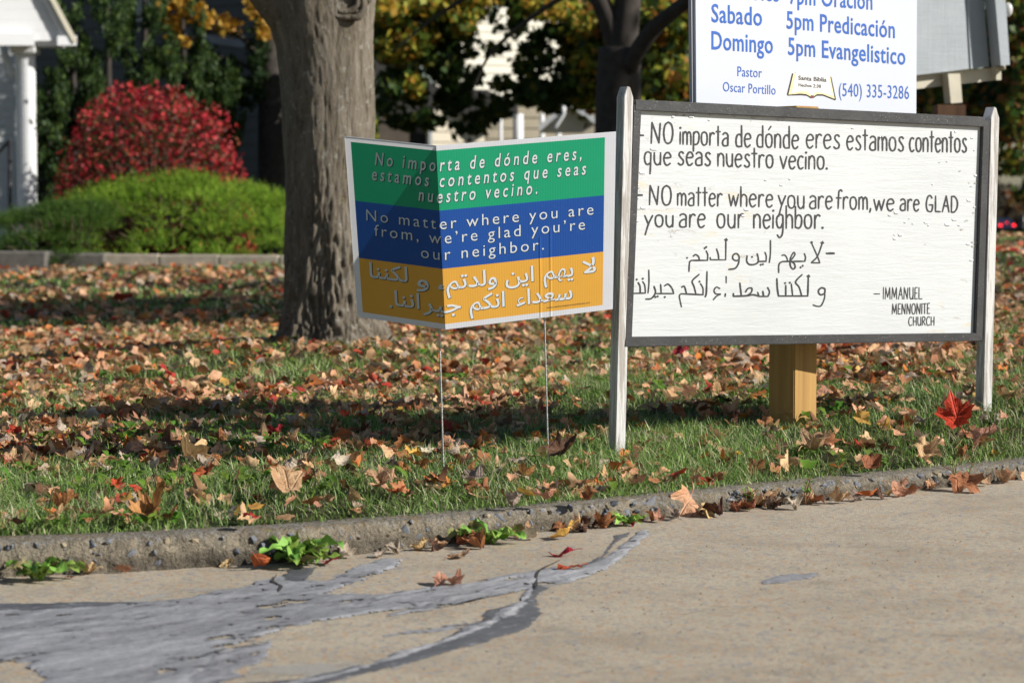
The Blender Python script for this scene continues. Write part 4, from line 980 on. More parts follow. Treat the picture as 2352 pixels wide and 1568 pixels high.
# spreading juniper: fans of feathery sprays
JUN = [(.25, .42, .04), (.32, .49, .05), (.17, .32, .03), (.10, .19, .02), (.38, .50, .07)]
def juniper(name, px0, px1, ytop_list, d, label, seed, n=2600, cat='shrub', cols=JUN):
    g = np.random.default_rng(seed); a, b = P(px0, 500, d), P(px1, 500, d)
    root = tag(empty(name, ((a.x+b.x)/2, d, lawn_z((a.x+b.x)/2, d))), label, cat)
    V, Cc = [], []
    clumps = []
    for _ in range(max(24, n//70)):
        u = g.random(); x = a.x+(b.x-a.x)*u; yt = np.interp(u, [t[0] for t in ytop_list], [t[1] for t in ytop_list]); zt = P(1000, yt, d).z; zb = root.location.z
        lay = g.random()**.7; clumps.append((x, d - .95 + lay*1.1, zb + (zt-zb)*(.12+.88*math.sin(lay*math.pi*.5)) - .17, g.uniform(.13, .24), g.uniform(.8, 1.2)))
    for i in range(n):
        cx0, cy0, cz0, cr, cbr = clumps[g.integers(len(clumps))]
        dv = g.normal(size=3); dv[2] = abs(dv[2])*.8; dv[1] -= .5; dv /= np.linalg.norm(dv)
        base = np.array([cx0, cy0, cz0]) + dv*np.array([1.35, 1, .62])*cr*g.uniform(.75, 1.0); dirv = dv + np.array([0, 0, .35]) + g.normal(size=3)*.25; dirv /= np.linalg.norm(dirv)
        L = g.uniform(.06, .13); col = np.array(cols[g.integers(len(cols))])*g.uniform(.8, 1.2)*cbr
        for k in range(15):
            t = k/15; p = base + dirv*L*t; s = .024*(1-t*.6); q = g.normal(size=3); q /= np.linalg.norm(q); r = np.cross(q, dirv); r /= (np.linalg.norm(r)+1e-6)
            tip = p + (q*.6+dirv*.8)*s*1.6
            V += [p - r*s*.16, tip, p + r*s*.16]; Cc += [col]*3
    V = np.array(V); link('sprays', mesh_np('sprays', V, np.arange(len(V)).reshape(-1, 3), [M_FOLIAGE], cols=np.array(Cc)), root)
    # dark inner twig mass, kept as many fine stems
    runs = []
    for i in range(120):
        u = g.random(); x = a.x+(b.x-a.x)*u; yt = np.interp(u, [t[0] for t in ytop_list], [t[1] for t in ytop_list]); zt = P(1000, yt+30, d).z
        q = Vector((x*.6+root.location.x*.4, d, root.location.z)); t = Vector((x, d-.3+g.normal()*.3, root.location.z+(zt-root.location.z)*g.uniform(.4, .9)))
        runs.append(([q, q.lerp(t, .6)+Vector((0, 0, .06)), t], [.012, .008, .004]))
    tubes('stem', runs, simple('juniper_twig', (.10, .07, .045), .9, .2, 20), root, 4)
    return root
juniper('juniper', 175, 672, [(0, 445), (.12, 412), (.25, 398), (.45, 382), (.62, 392), (.8, 412), (1, 448)], 24.6, 'broad low yellow-green juniper in front of the red bush', 11, 9000)
juniper('juniper', 28, 240, [(0, 482), (.3, 460), (.7, 445), (1, 455)], 24.0, 'smaller dull green juniper at the foot of the white porch column', 12, 3400, cols=[(.08, .16, .025), (.11, .20, .03), (.05, .10, .02)])
# retaining kerb of pale stone in front of shrubs, darker steps at left
M_LEDGE = simple('ledge_stone', (.38, .33, .26), .85, .2, 12, .5); M_STEP = simple('step_stone', (.13, .12, .105), .9, .3, 9, .5)
e = tag(empty('garden_edging', (P(400, 600, 23.2).x, 23.2, 0)), 'low pale stone edging along the front of the junipers', 'edging')
xa = P(228, 590, 23.2).x
for i in range(4):
    x0 = xa + i*.62; z = lawn_z(x0+.3, 23.2); ztop = P(400, 584+i*1.2, 23.2).z
    box('edging_block', (x0, 23.2, z-.15), (x0+.605, 23.36, ztop), M_LEDGE, e, bevel=.008)
st_ = tag(empty('porch_steps', (P(60, 620, 22.4).x, 22.4, 0)), 'dark weathered stone steps in shade at left leading to the porch', 'steps')
for (p0, p1, yt, yb, d) in ((-160, 78, 620, 665, 22.2), (-160, 105, 578, 630, 22.9), (60, 240, 583, 640, 23.1)):
    a, b = P(p0, yt, d), P(p1, yb, d); box('step', (a.x, d, b.z-.2), (b.x, d+.5, a.z), M_STEP, st_, bevel=.015)

# cedars and background trees
M_TB = simple('dark_bark', (.045, .038, .032), .95, .3, 14, .6)
def crown_tree(name, label, base, rows_, cents, n, size, cols, seed, group=None, m=None, cat='tree', extra=()):
    root = tag(empty(name, base), label, cat, group)
    if rows_:
        tubes('trunk', [rows_[0]], m or M_TB, root, 12)
        for q in rows_[1:]: tubes('limb', [q], m or M_TB, root, 8)
    if cents: leaves_cloud('crown', cents, n, size, cols, root, seed=seed)
    for i, (cn, nn, sz, cl) in enumerate(extra): leaves_cloud('leaves', cn, nn, sz, cl, root, seed=seed+50+i)
    return root
def E3(px, py, d, rpx, rpy, rd, wt=None):
    p = P(px, py, d); k = d/F; return (p.x, p.y, p.z, rpx*k, rd, rpy*k, wt or rpx*rpy*.001)
def tl(pts, r0, r1, k=5):
    c = catmull([P(*p) for p in pts], k); return (c, list(np.linspace(r0, r1, len(c))))
# upright junipers/cedars behind the bush
def cedar(px, ytop, ybot, wpx, d, label, seed, n=5200):
    g = np.random.default_rng(seed); root = tag(empty('cedar', (P(px, 500, d).x, d, lawn_z(P(px, 500, d).x, d))), label, 'tree', None)
    cn = []
    for i in range(44):
        u = g.random()**.8; y = ytop+(ybot-ytop)*u; ww = wpx*(.35+1.15*min(1, u*1.5)); sx = g.uniform(-1, 1)*ww
        for q in range(3): cn.append(E3(px+sx+q*9*np.sign(sx), y-q*22, d+g.uniform(-.5, .5), 16-q*4, 26-q*5, .16, 1-q*.25))
    leaves_cloud('crown', cn, n, .085, [(.045, .085, .02), (.03, .06, .016), (.075, .12, .022), (.02, .045, .014)], root, seed=seed, up=2.0, aspect=.35)
    tubes('trunk', [tl([(px, 560, d), (px+5, 300, d), (px, ytop+20, d)], .09, .02)], M_TB, root, 8)
for a in [(165, 40, 520, 60, 27.2, 'tall feathery cedar rising just right of the porch gable', 21), (245, -60, 520, 55, 27.6, 'spiry dark cedar directly above the left side of the red bush', 22), (330, -90, 480, 62, 28.0, 'dense dark cedar above the middle of the red bush', 23),
          (420, 20, 480, 50, 28.3, 'shaded cedar above the right side of the red bush', 24), (110, 190, 560, 30, 26.9, 'short green cedar half hidden by the porch column', 25), (500, 150, 330, 30, 28.8, 'thin wispy cedar before the dark siding wall', 26)]:
    cedar(*a, n=7600)
# thin yellow tree with arching branches (left of the maple)
crown_tree('yellow_maple', 'slim dark-stemmed tree with hanging yellow leaves left of the big trunk', (P(622, 560, 29).x, 29, .05),
    [tl([(618, 640, 29), (622, 450, 29), (622, 250, 29), (618, 60, 29), (615, -200, 29)], .20, .12), tl([(618, 200, 29), (570, 100, 28.8), (500, 70, 28.6), (430, 100, 28.4), (395, 170, 28.3)], .045, .01), tl([(618, 190, 29), (560, 150, 29), (500, 130, 29), (440, 125, 29)], .035, .01),
     tl([(620, 260, 29), (570, 200, 29), (520, 190, 29), (470, 200, 29)], .03, .01), tl([(618, 30, 29), (540, -20, 28.7), (450, -10, 28.5), (370, 30, 28.3)], .05, .01)],
    [E3(375, 25, 28.3, 22, 30, .3), E3(395, 60, 28.4, 30, 26, .3), E3(430, 15, 28.4, 34, 30, .3), E3(470, 45, 28.5, 30, 22, .3), E3(395, 128, 28.3, 16, 34, .2, .6), E3(415, 95, 28.3, 20, 14, .2, .4), E3(590, 15, 28.6, 30, 40, .3, .8), E3(520, 60, 28.6, 30, 25, .3, .5), E3(605, 75, 28.6, 14, 20, .2, .3)],
    1050, .10, YEL, 31, extra=[([E3(600, 120, 29, 30, 120, .5), E3(560, 210, 29.2, 60, 40, .4), E3(480, 160, 29.2, 50, 50, .4)], 1500, .09, DKG)])
# maple foliage hanging right of the trunk
mid = []
g = np.random.default_rng(40)
HOLES = [(1060, 165, 60, 40), (1150, 130, 60, 40), (1270, 200, 45, 40), (1040, 300, 60, 45), (1190, 300, 75, 40), (1300, 285, 50, 40), (960, 330, 40, 40)]
while len(mid) < 120:
    px, py = g.uniform(860, 1375), g.uniform(-40, 320)
    if any(((px-hx)/hw_)**2 + ((py-hy)/hh_)**2 < 1 for hx, hy, hw_, hh_ in HOLES) and g.random() < .45: continue
    if py > 285 and not (1060 < px < 1110) and g.random() < .8: continue
    mid.append(E3(px, py, 28.5+g.uniform(-1.2, 1.2), g.uniform(16, 42), g.uniform(12, 30), .5, g.uniform(.4, 1.4)))
for _ in range(24): mid.append(E3(g.uniform(1470, 1600), g.uniform(-40, 260), 28.5, 35, 28, .6, 1))
upp = [E3(px, py, 27.4, rx2, ry2, .8, wt) for px, py, rx2, ry2, wt in [(900, 30, 45, 40, 1), (960, 90, 50, 40, 1), (1000, 20, 60, 30, 1), (1060, 50, 40, 30, .7), (1080, 0, 60, 30, 1), (900, 120, 40, 30, .7), (950, 200, 30, 30, .3), (1260, 20, 70, 30, .8), (1330, 60, 40, 40, .7), (1500, 40, 80, 45, 1.6), (1560, 120, 45, 70, 1.2), (1340, 150, 30, 50, .6)]]
crown_tree('maple_tree', 'dark forked maple rising behind the left post of the hand-lettered board', (P(1420, 650, 18).x, 18, .06),
    [tl([(1421, 640, 18), (1420, 400, 18), (1420, 230, 18), (1424, 110, 18)], .20, .175), tl([(1424, 125, 18), (1395, 40, 18), (1360, -40, 18), (1300, -200, 18)], .095, .06), tl([(1428, 125, 18), (1440, 20, 18), (1450, -120, 18), (1440, -300, 18)], .12, .08), tl([(1440, 160, 17.9), (1490, 80, 17.7), (1550, 25, 17.5), (1640, -40, 17.2), (1760, -130, 17)], .075, .04),
     tl([(1360, -40, 18), (1250, 20, 19.5), (1130, 120, 20.8), (1080, 220, 21)], .03, .008), tl([(1300, -200, 18), (1150, -60, 19.5), (1000, 40, 20.8), (900, 120, 21)], .035, .008)],
    mid, 12500, .13, GREEN + DKG + [(.12, .13, .02)], 41, extra=[(upp, 5200, .115, YEL + YG + YG)])
# foliage far right, behind the boxes
crown_tree('maple_tree', 'orange and green tree filling the view right of the plywood box', (P(2420, 600, 34).x, 34, .0),
    [tl([(2420, 640, 34), (2415, 300, 34), (2400, 0, 34)], .3, .2), tl([(2415, 250, 34), (2340, 190, 34), (2260, 150, 34), (2180, 140, 34)], .06, .02)],
    [E3(2330, 60, 33, 60, 80, 1.5, 2), E3(2330, 180, 33, 50, 60, 1.5, 1.5), E3(2335, 290, 34, 40, 40, 1.5, .5), E3(2325, 370, 34, 30, 36, 1.2, .22), E3(2220, 240, 34, 90, 60, 1.5, 1.6), E3(2310, 250, 33, 60, 60, 1.5, 1.3), E3(2140, 250, 34, 60, 60, 1.5, 1), E3(2350, 450, 34, 20, 20, 1, .06)],
    9500, .15, GREEN + DKG + ORG + YG[:2], 45)
crown_tree('maple_tree', 'shadowy yellow-green tree between the forked maple and the schedule sign', (P(1560, 600, 27).x, 27, .0),
    [tl([(1570, 620, 27), (1570, 300, 27), (1560, 0, 27)], .2, .15)],
    [E3(1530, 60, 27, 110, 90, 1.5, 2), E3(1540, 200, 27, 90, 70, 1.5, 1.6), E3(1480, 250, 27, 60, 70, 1.5, 1), E3(1350, 120, 28, 60, 120, 1, 1)], 7000, .15, DKG + YG + ORG[:1], 46)
# a maple outside the view on the sun side; its shade falls over the far lawn
crown_tree('maple_tree', 'leafy maple standing outside the view on the sunny side of the lawn', (6.4, 12.6, .05),
    [tl([(3797, 640, 12.6), (3797, 200, 12.6), (3797, -900, 12.6), (3797, -1700, 12.6)], .17, .1)],
    [(6.4+dx, 12.6+dy, z, 1.5, 1.2, 1.0, 1) for dx, dy, z in [(0, 0, 5.2), (1.2, .8, 6.0), (-1.2, .8, 6.2), (.3, -.3, 7.2), (2.2, 1.8, 5.4), (-2.2, 1.6, 5.2), (3.4, 2.8, 6.2)]], 9000, .16, YEL + ORG + GREEN, 48)

# ------------------------------------------------------------------ buildings
def siding(name, p0, p1, z0, z1, m, parent, step=.11, out=.012, thick=.1):
    """lap siding wall: each board a piece of its own"""
    d = Vector((p1[0]-p0[0], p1[1]-p0[1], 0)); L = d.length; d.normalize(); n = Vector((d.y, -d.x, 0)); k = int(math.ceil((z1-z0)/step))
    me = mesh_py('siding_board', [Vector((0, 0, 0)), d*L, d*L+Vector((0, 0, step)), Vector((0, 0, step)), n*out, d*L+n*out, d*L+n*.001+Vector((0, 0, step)), n*.001+Vector((0, 0, step)), -n*thick, d*L-n*thick, d*L-n*thick+Vector((0, 0, step)), -n*thick+Vector((0, 0, step))],
                 [(4, 5, 6, 7), (8, 9, 5, 4), (8, 4, 7, 11), (5, 9, 10, 6), (9, 8, 11, 10)], [m])
    for i in range(k):
        o = link('siding_board', me, parent); o.location = Vector((p0[0], p0[1], z0+i*step))
    return n
M_SIDEW = simple('white_siding', (.68, .69, .69), .5, .04, 3); M_SIDED = simple('slate_siding', (.065, .062, .06), .6, .1, 3); M_SIDEB = simple('beige_siding', (.58, .52, .40), .6, .05, 3); M_TRIMW = simple('white_trim', (.70, .71, .71), .4, .03, 5)
M_EAVESHADE = simple('eave_shade_dark', (.08, .075, .07), .9, .2, 20, .3); M_PANE = simple('window_pane', (.02, .025, .03), .08, .2, 3, 0, .8)
# white porch with gable
PD = 26.3
po = tag(empty('white_porch', (P(20, 560, PD).x, PD, .05)), 'white gabled porch with fluted column and siding at the left edge', 'porch')
def q3(pts, d): return [P(x, y, d) for x, y in pts]
yn = Vector((0, -1, 0)); _g0 = P(60, 300, PD-.2); PG = Plane(_g0, _g0 + Vector((.92, .39, 0)))
# gable boards cut under the rake
zb_ = P(0, 95, PD).z
for i in range(13):
    y1 = 95 - i*24; y0 = y1-24
    xr1 = 152 - (95-y1)*.62; xr0 = 152 - (95-y0)*.62
    prism([PG.at(-420, y1), PG.at(xr1, y1), PG.at(xr0, y0, .006), PG.at(-420, y0, .006)], PG.n, .03, 'siding_board', M_SIDEW, po, .004)
prism([PG.at(x_, y_, 0.06) for x_, y_ in [(150, 104), (172, 104), (22, -180), (2, -180)]], PG.n, .2, 'rake_board', M_TRIMW, po)
prism([PG.at(x_, y_, 0.12) for x_, y_ in [(163, 100), (173, 96), (24, -184), (14, -180)]], PG.n, .4, 'roof_edge', M_CREAM, po)
prism([PG.at(x_, y_, 0.1) for x_, y_ in [(128, 84), (172, 84), (172, 106), (128, 106)]], PG.n, .2, 'eave_return', M_TRIMW, po)
prism([PG.at(x_, y_, 0.1) for x_, y_ in [(-420, 78), (76, 78), (76, 106), (-420, 106)]], PG.n, .3, 'beam', M_TRIMW, po)
prism(q3([(60, 44), (132, 72), (132, 106), (60, 106)], PD-.05), yn, .5, 'beam_end', M_TRIMW, po)
prism(q3([(-420, -60), (0, 40), (58, 62), (58, 78), (-420, 78)], PD-.04), yn, .05, 'soffit_panel', simple('porch_soffit', (.52, .54, .53), .6, .05, 4), po)
# fluted column
ca, cb2 = P(35, 300, PD), P(81, 300, PD); cx_, r_ = (ca.x+cb2.x)/2, (cb2.x-ca.x)/2; zt_, zbm = P(0, 106, PD).z, lawn_z(cx_, PD)
V, n_ = [], 96
for z in (zbm, zbm+.1, zt_-.1, zt_):
    for j in range(n_):
        t = 2*math.pi*j/n_; r = r_*(1 - .05*(1 if (j % 4) in (1, 2) else 0)); V.append((cx_+r*math.cos(t), PD+.05+r*math.sin(t), z))
ii = (np.arange(3)[:, None]*n_+np.arange(n_)[None]).ravel(); jj = (np.arange(3)[:, None]*n_+(np.arange(n_)[None]+1) % n_).ravel()
link('column', mesh_np('column', V, np.stack([ii, jj, jj+n_, ii+n_], 1), [M_TRIMW]), po)
box('column_capital', (cx_-r_*1.25, PD+.05-r_*1.25, zt_-.09), (cx_+r_*1.25, PD+.05+r_*1.25, zt_), M_TRIMW, po, bevel=.01)
siding('wall', (P(-420, 0, PD+2.2).x, PD+2.2), (P(30, 0, PD+2.2).x, PD+2.2), .0, 2.6, M_SIDEW, po)
tubes('handrail', [([P(-60, 372, 25.2), P(2, 345, 25.2), P(20, 325, 25.2), P(24, 322, 25.2)], [.02]*4), ([P(22, 322, 25.2), P(24, 620, 25.2)], [.022]*2)], M_DARK, po, 8)
tubes('downspout', [([P(8, 100, PD+.3), P(12, 130, PD+.3), P(26, 165, PD+.3), P(34, 178, PD+.3)], [.05]*4)], M_TRIMW, po, 8)
prism(q3([(-420, 560), (90, 560), (90, 600), (-420, 600)], PD+.4), yn, -2.4, 'porch_floor', M_LEDGE, po)
# dark slate house, its front turned from the sun
dh = tag(empty('dark_siding_house', (-4, 33, .0)), 'dark slate-sided house in deep shade behind the cedars and red bush', 'house')
w0, w1 = (P(60, 0, 35.5).x, 35.5), (P(720, 0, 31.5).x, 31.5)
nD = siding('wall', w0, w1, -.3, 6.8, M_SIDED, dh, .20, .018)
def on(px, py, off=0.0):
    r = ray(px, py); o = Vector((w0[0], w0[1], 0)); t = (o-EYE).dot(nD)/r.dot(nD); return EYE + r*t + nD*off
def win(pts, par, onf, nn):
    f = prism([onf(x, y, .05) for x, y in pts], nn, .06, 'window', M_TRIMW, par); (x0, y0), (x1, y1) = pts[0], pts[2]; c = 6
    k = prism([onf(x, y, .065) for x, y in [(x0+c, y0+c), (x1-c, y0+c), (x1-c, y1-c), (x0+c, y1-c)]], nn, .012, 'pane', M_PANE, f)
    return f
f = win([(478, 254), (528, 254), (528, 345), (478, 345)], dh, on, nD)
f = win([(290, -60), (360, -60), (360, 50), (290, 50)], dh, on, nD)
prism([on(420, 70, .03), on(660, 110, .03), on(660, 128, .03), on(420, 88, .03)], nD, .04, 'belt_board', simple('grey_belt', (.22, .22, .23), .6, .1, 3), dh)
# beige house, front to the sun
bh = tag(empty('beige_house', (1, 38, .0)), 'cream-sided house glimpsed through leaves right of the big maple trunk', 'house')
u0, u1 = (P(985, 0, 36.5).x, 36.5), (P(1112, 0, 37.0).x, 37.0)
siding('wall', u0, u1, -.4, 2.05, M_SIDEB, bh, .17, .02)
g0, g1 = (P(1000, 0, 38).x, 38), (P(1322, 0, 39.5).x, 39.5)
siding('wall', g0, g1, P(1000, 222, 38).z, P(1000, 20, 38).z, simple('pale_siding', (.66, .63, .52), .6, .05, 3), bh, .14, .02)
prism([P(860, 125, 36.6), P(1010, 200, 36.6), P(1120, 208, 36.6), P(1190, 235, 36.6), P(1190, 262, 36.6), P(860, 262, 36.6)], yn, .3, 'eave_shade', M_EAVESHADE, bh)  # dark sheet, its colour stands in for the shade under the eave
prism([P(940, 262, 37.2), P(985, 262, 37.2), P(985, 420, 37.2), P(940, 420, 37.2)], yn, .1, 'doorway', M_DARK, bh)
prism([P(985, 262, 36.3), P(993, 262, 36.3), P(993, 420, 36.3), P(985, 420, 36.3)], yn, .1, 'corner_post', M_TRIMW, bh)
siding('wall', (P(1105, 0, 40).x, 40), (P(1365, 0, 40.5).x, 40.5), -.5, P(1000, 262, 40).z, simple('tan_siding', (.40, .35, .26), .7, .1, 3), bh, .19, .02)
for px, pw, d in ((1190, 12, 37), (1245, 6, 38), (1283, 6, 38), (1150, 4, 38)):
    tubes('porch_column', [([P(px, 262, d), P(px, 480, d)], [pw*d/F]*2)], M_TRIMW, bh, 14)
prism([P(1240, 306, 36.5), P(1365, 306, 36.5), P(1365, 282, 36.5), P(1306, 232, 36.5), P(1240, 286, 36.5)], yn, .12, 'gable_panel', M_SIDEB, bh)
prism([P(1300, 226, 36.3), P(1368, 270, 36.3), P(1368, 286, 36.3), P(1300, 238, 36.3)], yn, .3, 'gutter', M_TRIMW, bh)
prism([P(1236, 290, 36.3), P(1302, 232, 36.3), P(1306, 244, 36.3), P(1240, 302, 36.3)], yn, .3, 'rake_board', M_TRIMW, bh)
tubes('downspout', [([P(1296, 236, 36.1), P(1294, 262, 36.1), P(1278, 288, 36.1), P(1270, 300, 36.1)], [.035]*4)], M_TRIMW, bh, 8)
prism([P(1316, 120, 38.6), P(1323, 120, 38.6), P(1323, 250, 38.6), P(1316, 250, 38.6)], yn, .1, 'corner_board', M_TRIMW, bh)
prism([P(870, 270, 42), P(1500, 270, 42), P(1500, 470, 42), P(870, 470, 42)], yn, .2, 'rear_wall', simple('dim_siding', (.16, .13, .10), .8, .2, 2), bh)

# ------------------------------------------------------------------ street, car, far trees
M_ASPH = simple('street_asphalt', (.16, .155, .165), .9, .1, 4, .3); M_WALK = simple('sidewalk', (.42, .37, .30), .9, .1, 6, .3)
def gstrip(name, pxa, pxb, m, z, y0=27.5, y1=520):
    V, n = [], 30
    for i in range(n):
        y = y0*(y1/y0)**(i/(n-1)); xa_, xb_ = (pxa-CX)/F*y, (pxb-CX)/F*y
        V += [(xa_, y, lawn_z(xa_, y)+z), (xb_, y, lawn_z(xa_, y)+z)]
    return tag(link(name, mesh_py(name, V, [(2*i, 2*i+1, 2*i+3, 2*i+2) for i in range(n-1)], [m])), kind='structure')
gstrip('street', 2302, 3600, M_ASPH, .05); gstrip('sidewalk', 2240, 2301, M_WALK, .06)
def zroad(x, y): return lawn_z(x, y)+.05
# car seen from behind
cd = 235.0; ccx = (2312-CX)/F*cd; cz = P(2312, 534, cd).z
car = tag(empty('car', (ccx, cd, cz)), 'small dark blue car with red tail lights far down the street', 'car')
M_CAR = simple('dark_blue_paint', (.012, .018, .05), .25, .1, 2, 0, .7); M_TYRE = simple('tyre', (.02, .02, .02), .8, .1, 5)
def rings(name, prof, m, par):
    """body from cross sections along depth: (y, halfwidth, z0, z1, inset)"""
    V, Fc = [], []
    for (y, hw_, z0, z1, ins) in prof:
        V += [(ccx-hw_, cd+y, cz+z0), (ccx+hw_, cd+y, cz+z0), (ccx+hw_, cd+y, cz+z0+(z1-z0)*.6), (ccx+hw_-ins, cd+y, cz+z1), (ccx-hw_+ins, cd+y, cz+z1), (ccx-hw_, cd+y, cz+z0+(z1-z0)*.6)]
    for i in range(len(prof)-1):
        for j in range(6): a = i*6+j; b = i*6+(j+1) % 6; Fc.append((a, b, b+6, a+6))
    Fc += [tuple(range(6))[::-1], tuple(range(len(prof)*6-6, len(prof)*6))]
    bm = bmesh.new(); vs = [bm.verts.new(v) for v in V]
    for f in Fc: bm.faces.new([vs[i] for i in f])
    bmesh.ops.recalc_face_normals(bm, faces=bm.faces[:]); bmesh.ops.bevel(bm, geom=bm.edges[:], offset=.04, segments=2, affect='EDGES')
    me = bpy.data.meshes.new(name); bm.to_mesh(me); bm.free(); me.materials.append(m); return link(name, me, par)
rings('body', [(0, .84, .3, .95, .12), (.25, .9, .25, 1.0, .1), (3.4, .9, .25, .95, .1), (4.3, .8, .3, .8, .15)], M_CAR, car)
rings('cabin', [(.35, .74, .92, 1.05, .05), (.9, .72, .92, 1.45, .14), (2.3, .72, .92, 1.45, .14), (3.2, .74, .92, .98, .05)], M_CAR, car)
prism([Vector((ccx-.56, cd+.42, cz+1.06)), Vector((ccx+.56, cd+.42, cz+1.06)), Vector((ccx+.5, cd+.72, cz+1.36)), Vector((ccx-.5, cd+.72, cz+1.36))], Vector((0, -1, 0)), .05, 'rear_window', M_PANE, car)
mt_ = M('tail_light_red'); mt_.col((.6, .01, .015)).rough(.3); mt_.b.inputs['Emission Color'].default_value = (1, .02, .03, 1); mt_.b.inputs['Emission Strength'].default_value = 3.0
for s in (-1, 1):
    o = box('tail_light', (ccx+s*.70-.14, cd-.05, cz+.66), (ccx+s*.70+.14, cd+.06, cz+.86), mt_.m, car, bevel=.03)
box('brake_light', (ccx-.14, cd+.33, cz+1.0), (ccx+.14, cd+.40, cz+1.06), mt_.m, car)
box('bumper', (ccx-.84, cd-.10, cz+.28), (ccx+.84, cd+.12, cz+.52), M_CAR, car, bevel=.05)
for s in (-1, 1):
    for y in (.75, 3.4):
        bm = bmesh.new(); bmesh.ops.create_cone(bm, cap_ends=True, segments=20, radius1=.31, radius2=.31, depth=.2, matrix=Matrix.Translation((ccx+s*.78, cd+y, cz+.31)) @ Matrix.Rotation(math.pi/2, 4, 'Y'))
        me = bpy.data.meshes.new('wheel'); bm.to_mesh(me); bm.free(); me.materials.append(M_TYRE); link('wheel', me, car)
bo = tag(empty('dark_bollard', (P(2342, 590, 29).x, 29, .0)), 'dark tapered post standing at the street edge on the far right', 'bollard')
pts = [P(2340, 600, 29), P(2342, 560, 29), P(2347, 512, 29), P(2349, 492, 29)]
tubes('shaft', [(pts, [.085, .075, .045, .03])], M_DARK, bo, 12)
# far treeline and individual far trees
def far_tree(px, ytop, ybot, wpx, d, label, cols, seed, n=1400):
    z = P(px, ybot, d).z; x = (px-CX)/F*d
    g = np.random.default_rng(seed); cn = [E3(px+g.uniform(-1, 1)*wpx*.6, ytop+(ybot-ytop)*g.uniform(.1, .7), d+g.uniform(-2, 2), wpx*.45, (ybot-ytop)*.22, 2.0, 1) for _ in range(9)]
    root = tag(empty('broadleaf_tree', (x, d, z)), label, 'tree')
    leaves_cloud('crown', cn, n, d*.0055, cols, root, seed=seed); tubes('trunk', [tl([(px, ybot+6, d), (px, ytop+(ybot-ytop)*.5, d)], d*.0022, d*.001)], M_TB, root, 6)
far_tree(2290, 430, 530, 60, 300, 'hazy brown far tree above the roof of the distant car', [(.10, .08, .05), (.07, .07, .05), (.14, .10, .06)], 61)
far_tree(2345, 455, 540, 40, 280, 'rusty far tree to the right of the distant car', [(.22, .11, .05), (.12, .09, .05)], 62)
far_tree(2400, 400, 540, 60, 260, 'tall brown far tree just outside the right edge', [(.12, .09, .05), (.08, .08, .05)], 63)
cn = []
g = np.random.default_rng(70)
for i in range(110):
    x = g.uniform(-190, 260); d = g.uniform(330, 420); cn.append((x, d, -5+g.uniform(2, 5), g.uniform(6, 11), 6, g.uniform(4, 7), 1))
tag(leaves_cloud('distant_woods', cn, 26000, 1.6, [(.07, .08, .06), (.10, .08, .05), (.13, .09, .05), (.05, .07, .05)], None, seed=71), 'brown and green line of distant woods on the horizon', 'woods', kind='stuff')
# nearer backdrop trees behind the houses, each with its own trunk
for i, (px, yt, wd, d, lab) in enumerate([(700, -150, 160, 46, 'dark leafy tree behind the house roofline left of the trunk'), (880, -120, 130, 50, 'dark tree crown showing right beside the big trunk'), (1250, -200, 170, 55, 'tall green tree behind the cream house'), (1480, -160, 150, 48, 'deep green tree behind the forked maple'), (1700, -180, 150, 45, 'dark tree hidden mostly by the schedule sign'), (2010, -150, 170, 44, 'bronze-green tree behind the schedule sign'), (2120, -100, 90, 50, 'dark olive tree behind the plywood box'), (420, -200, 170, 50, 'tall tree over the dark house'), (120, -200, 150, 48, 'tree behind the porch roof')]):
    g = np.random.default_rng(80+i); cn = [E3(px+g.uniform(-1, 1)*wd*.8, g.uniform(yt, 420), d+g.uniform(-2, 2), wd*.5, 75, 1.6, 1) for _ in range(16)]
    z = lawn_z((px-CX)/F*d, d)
    crown_tree('broadleaf_tree', lab, ((px-CX)/F*d, d, z), [tl([(px, 560, d), (px, 300, d), (px, 0, d)], .25, .15)], cn, 5200, .30, (DKG + GREEN + YG[:2] + ORG[2:]), 90+i)

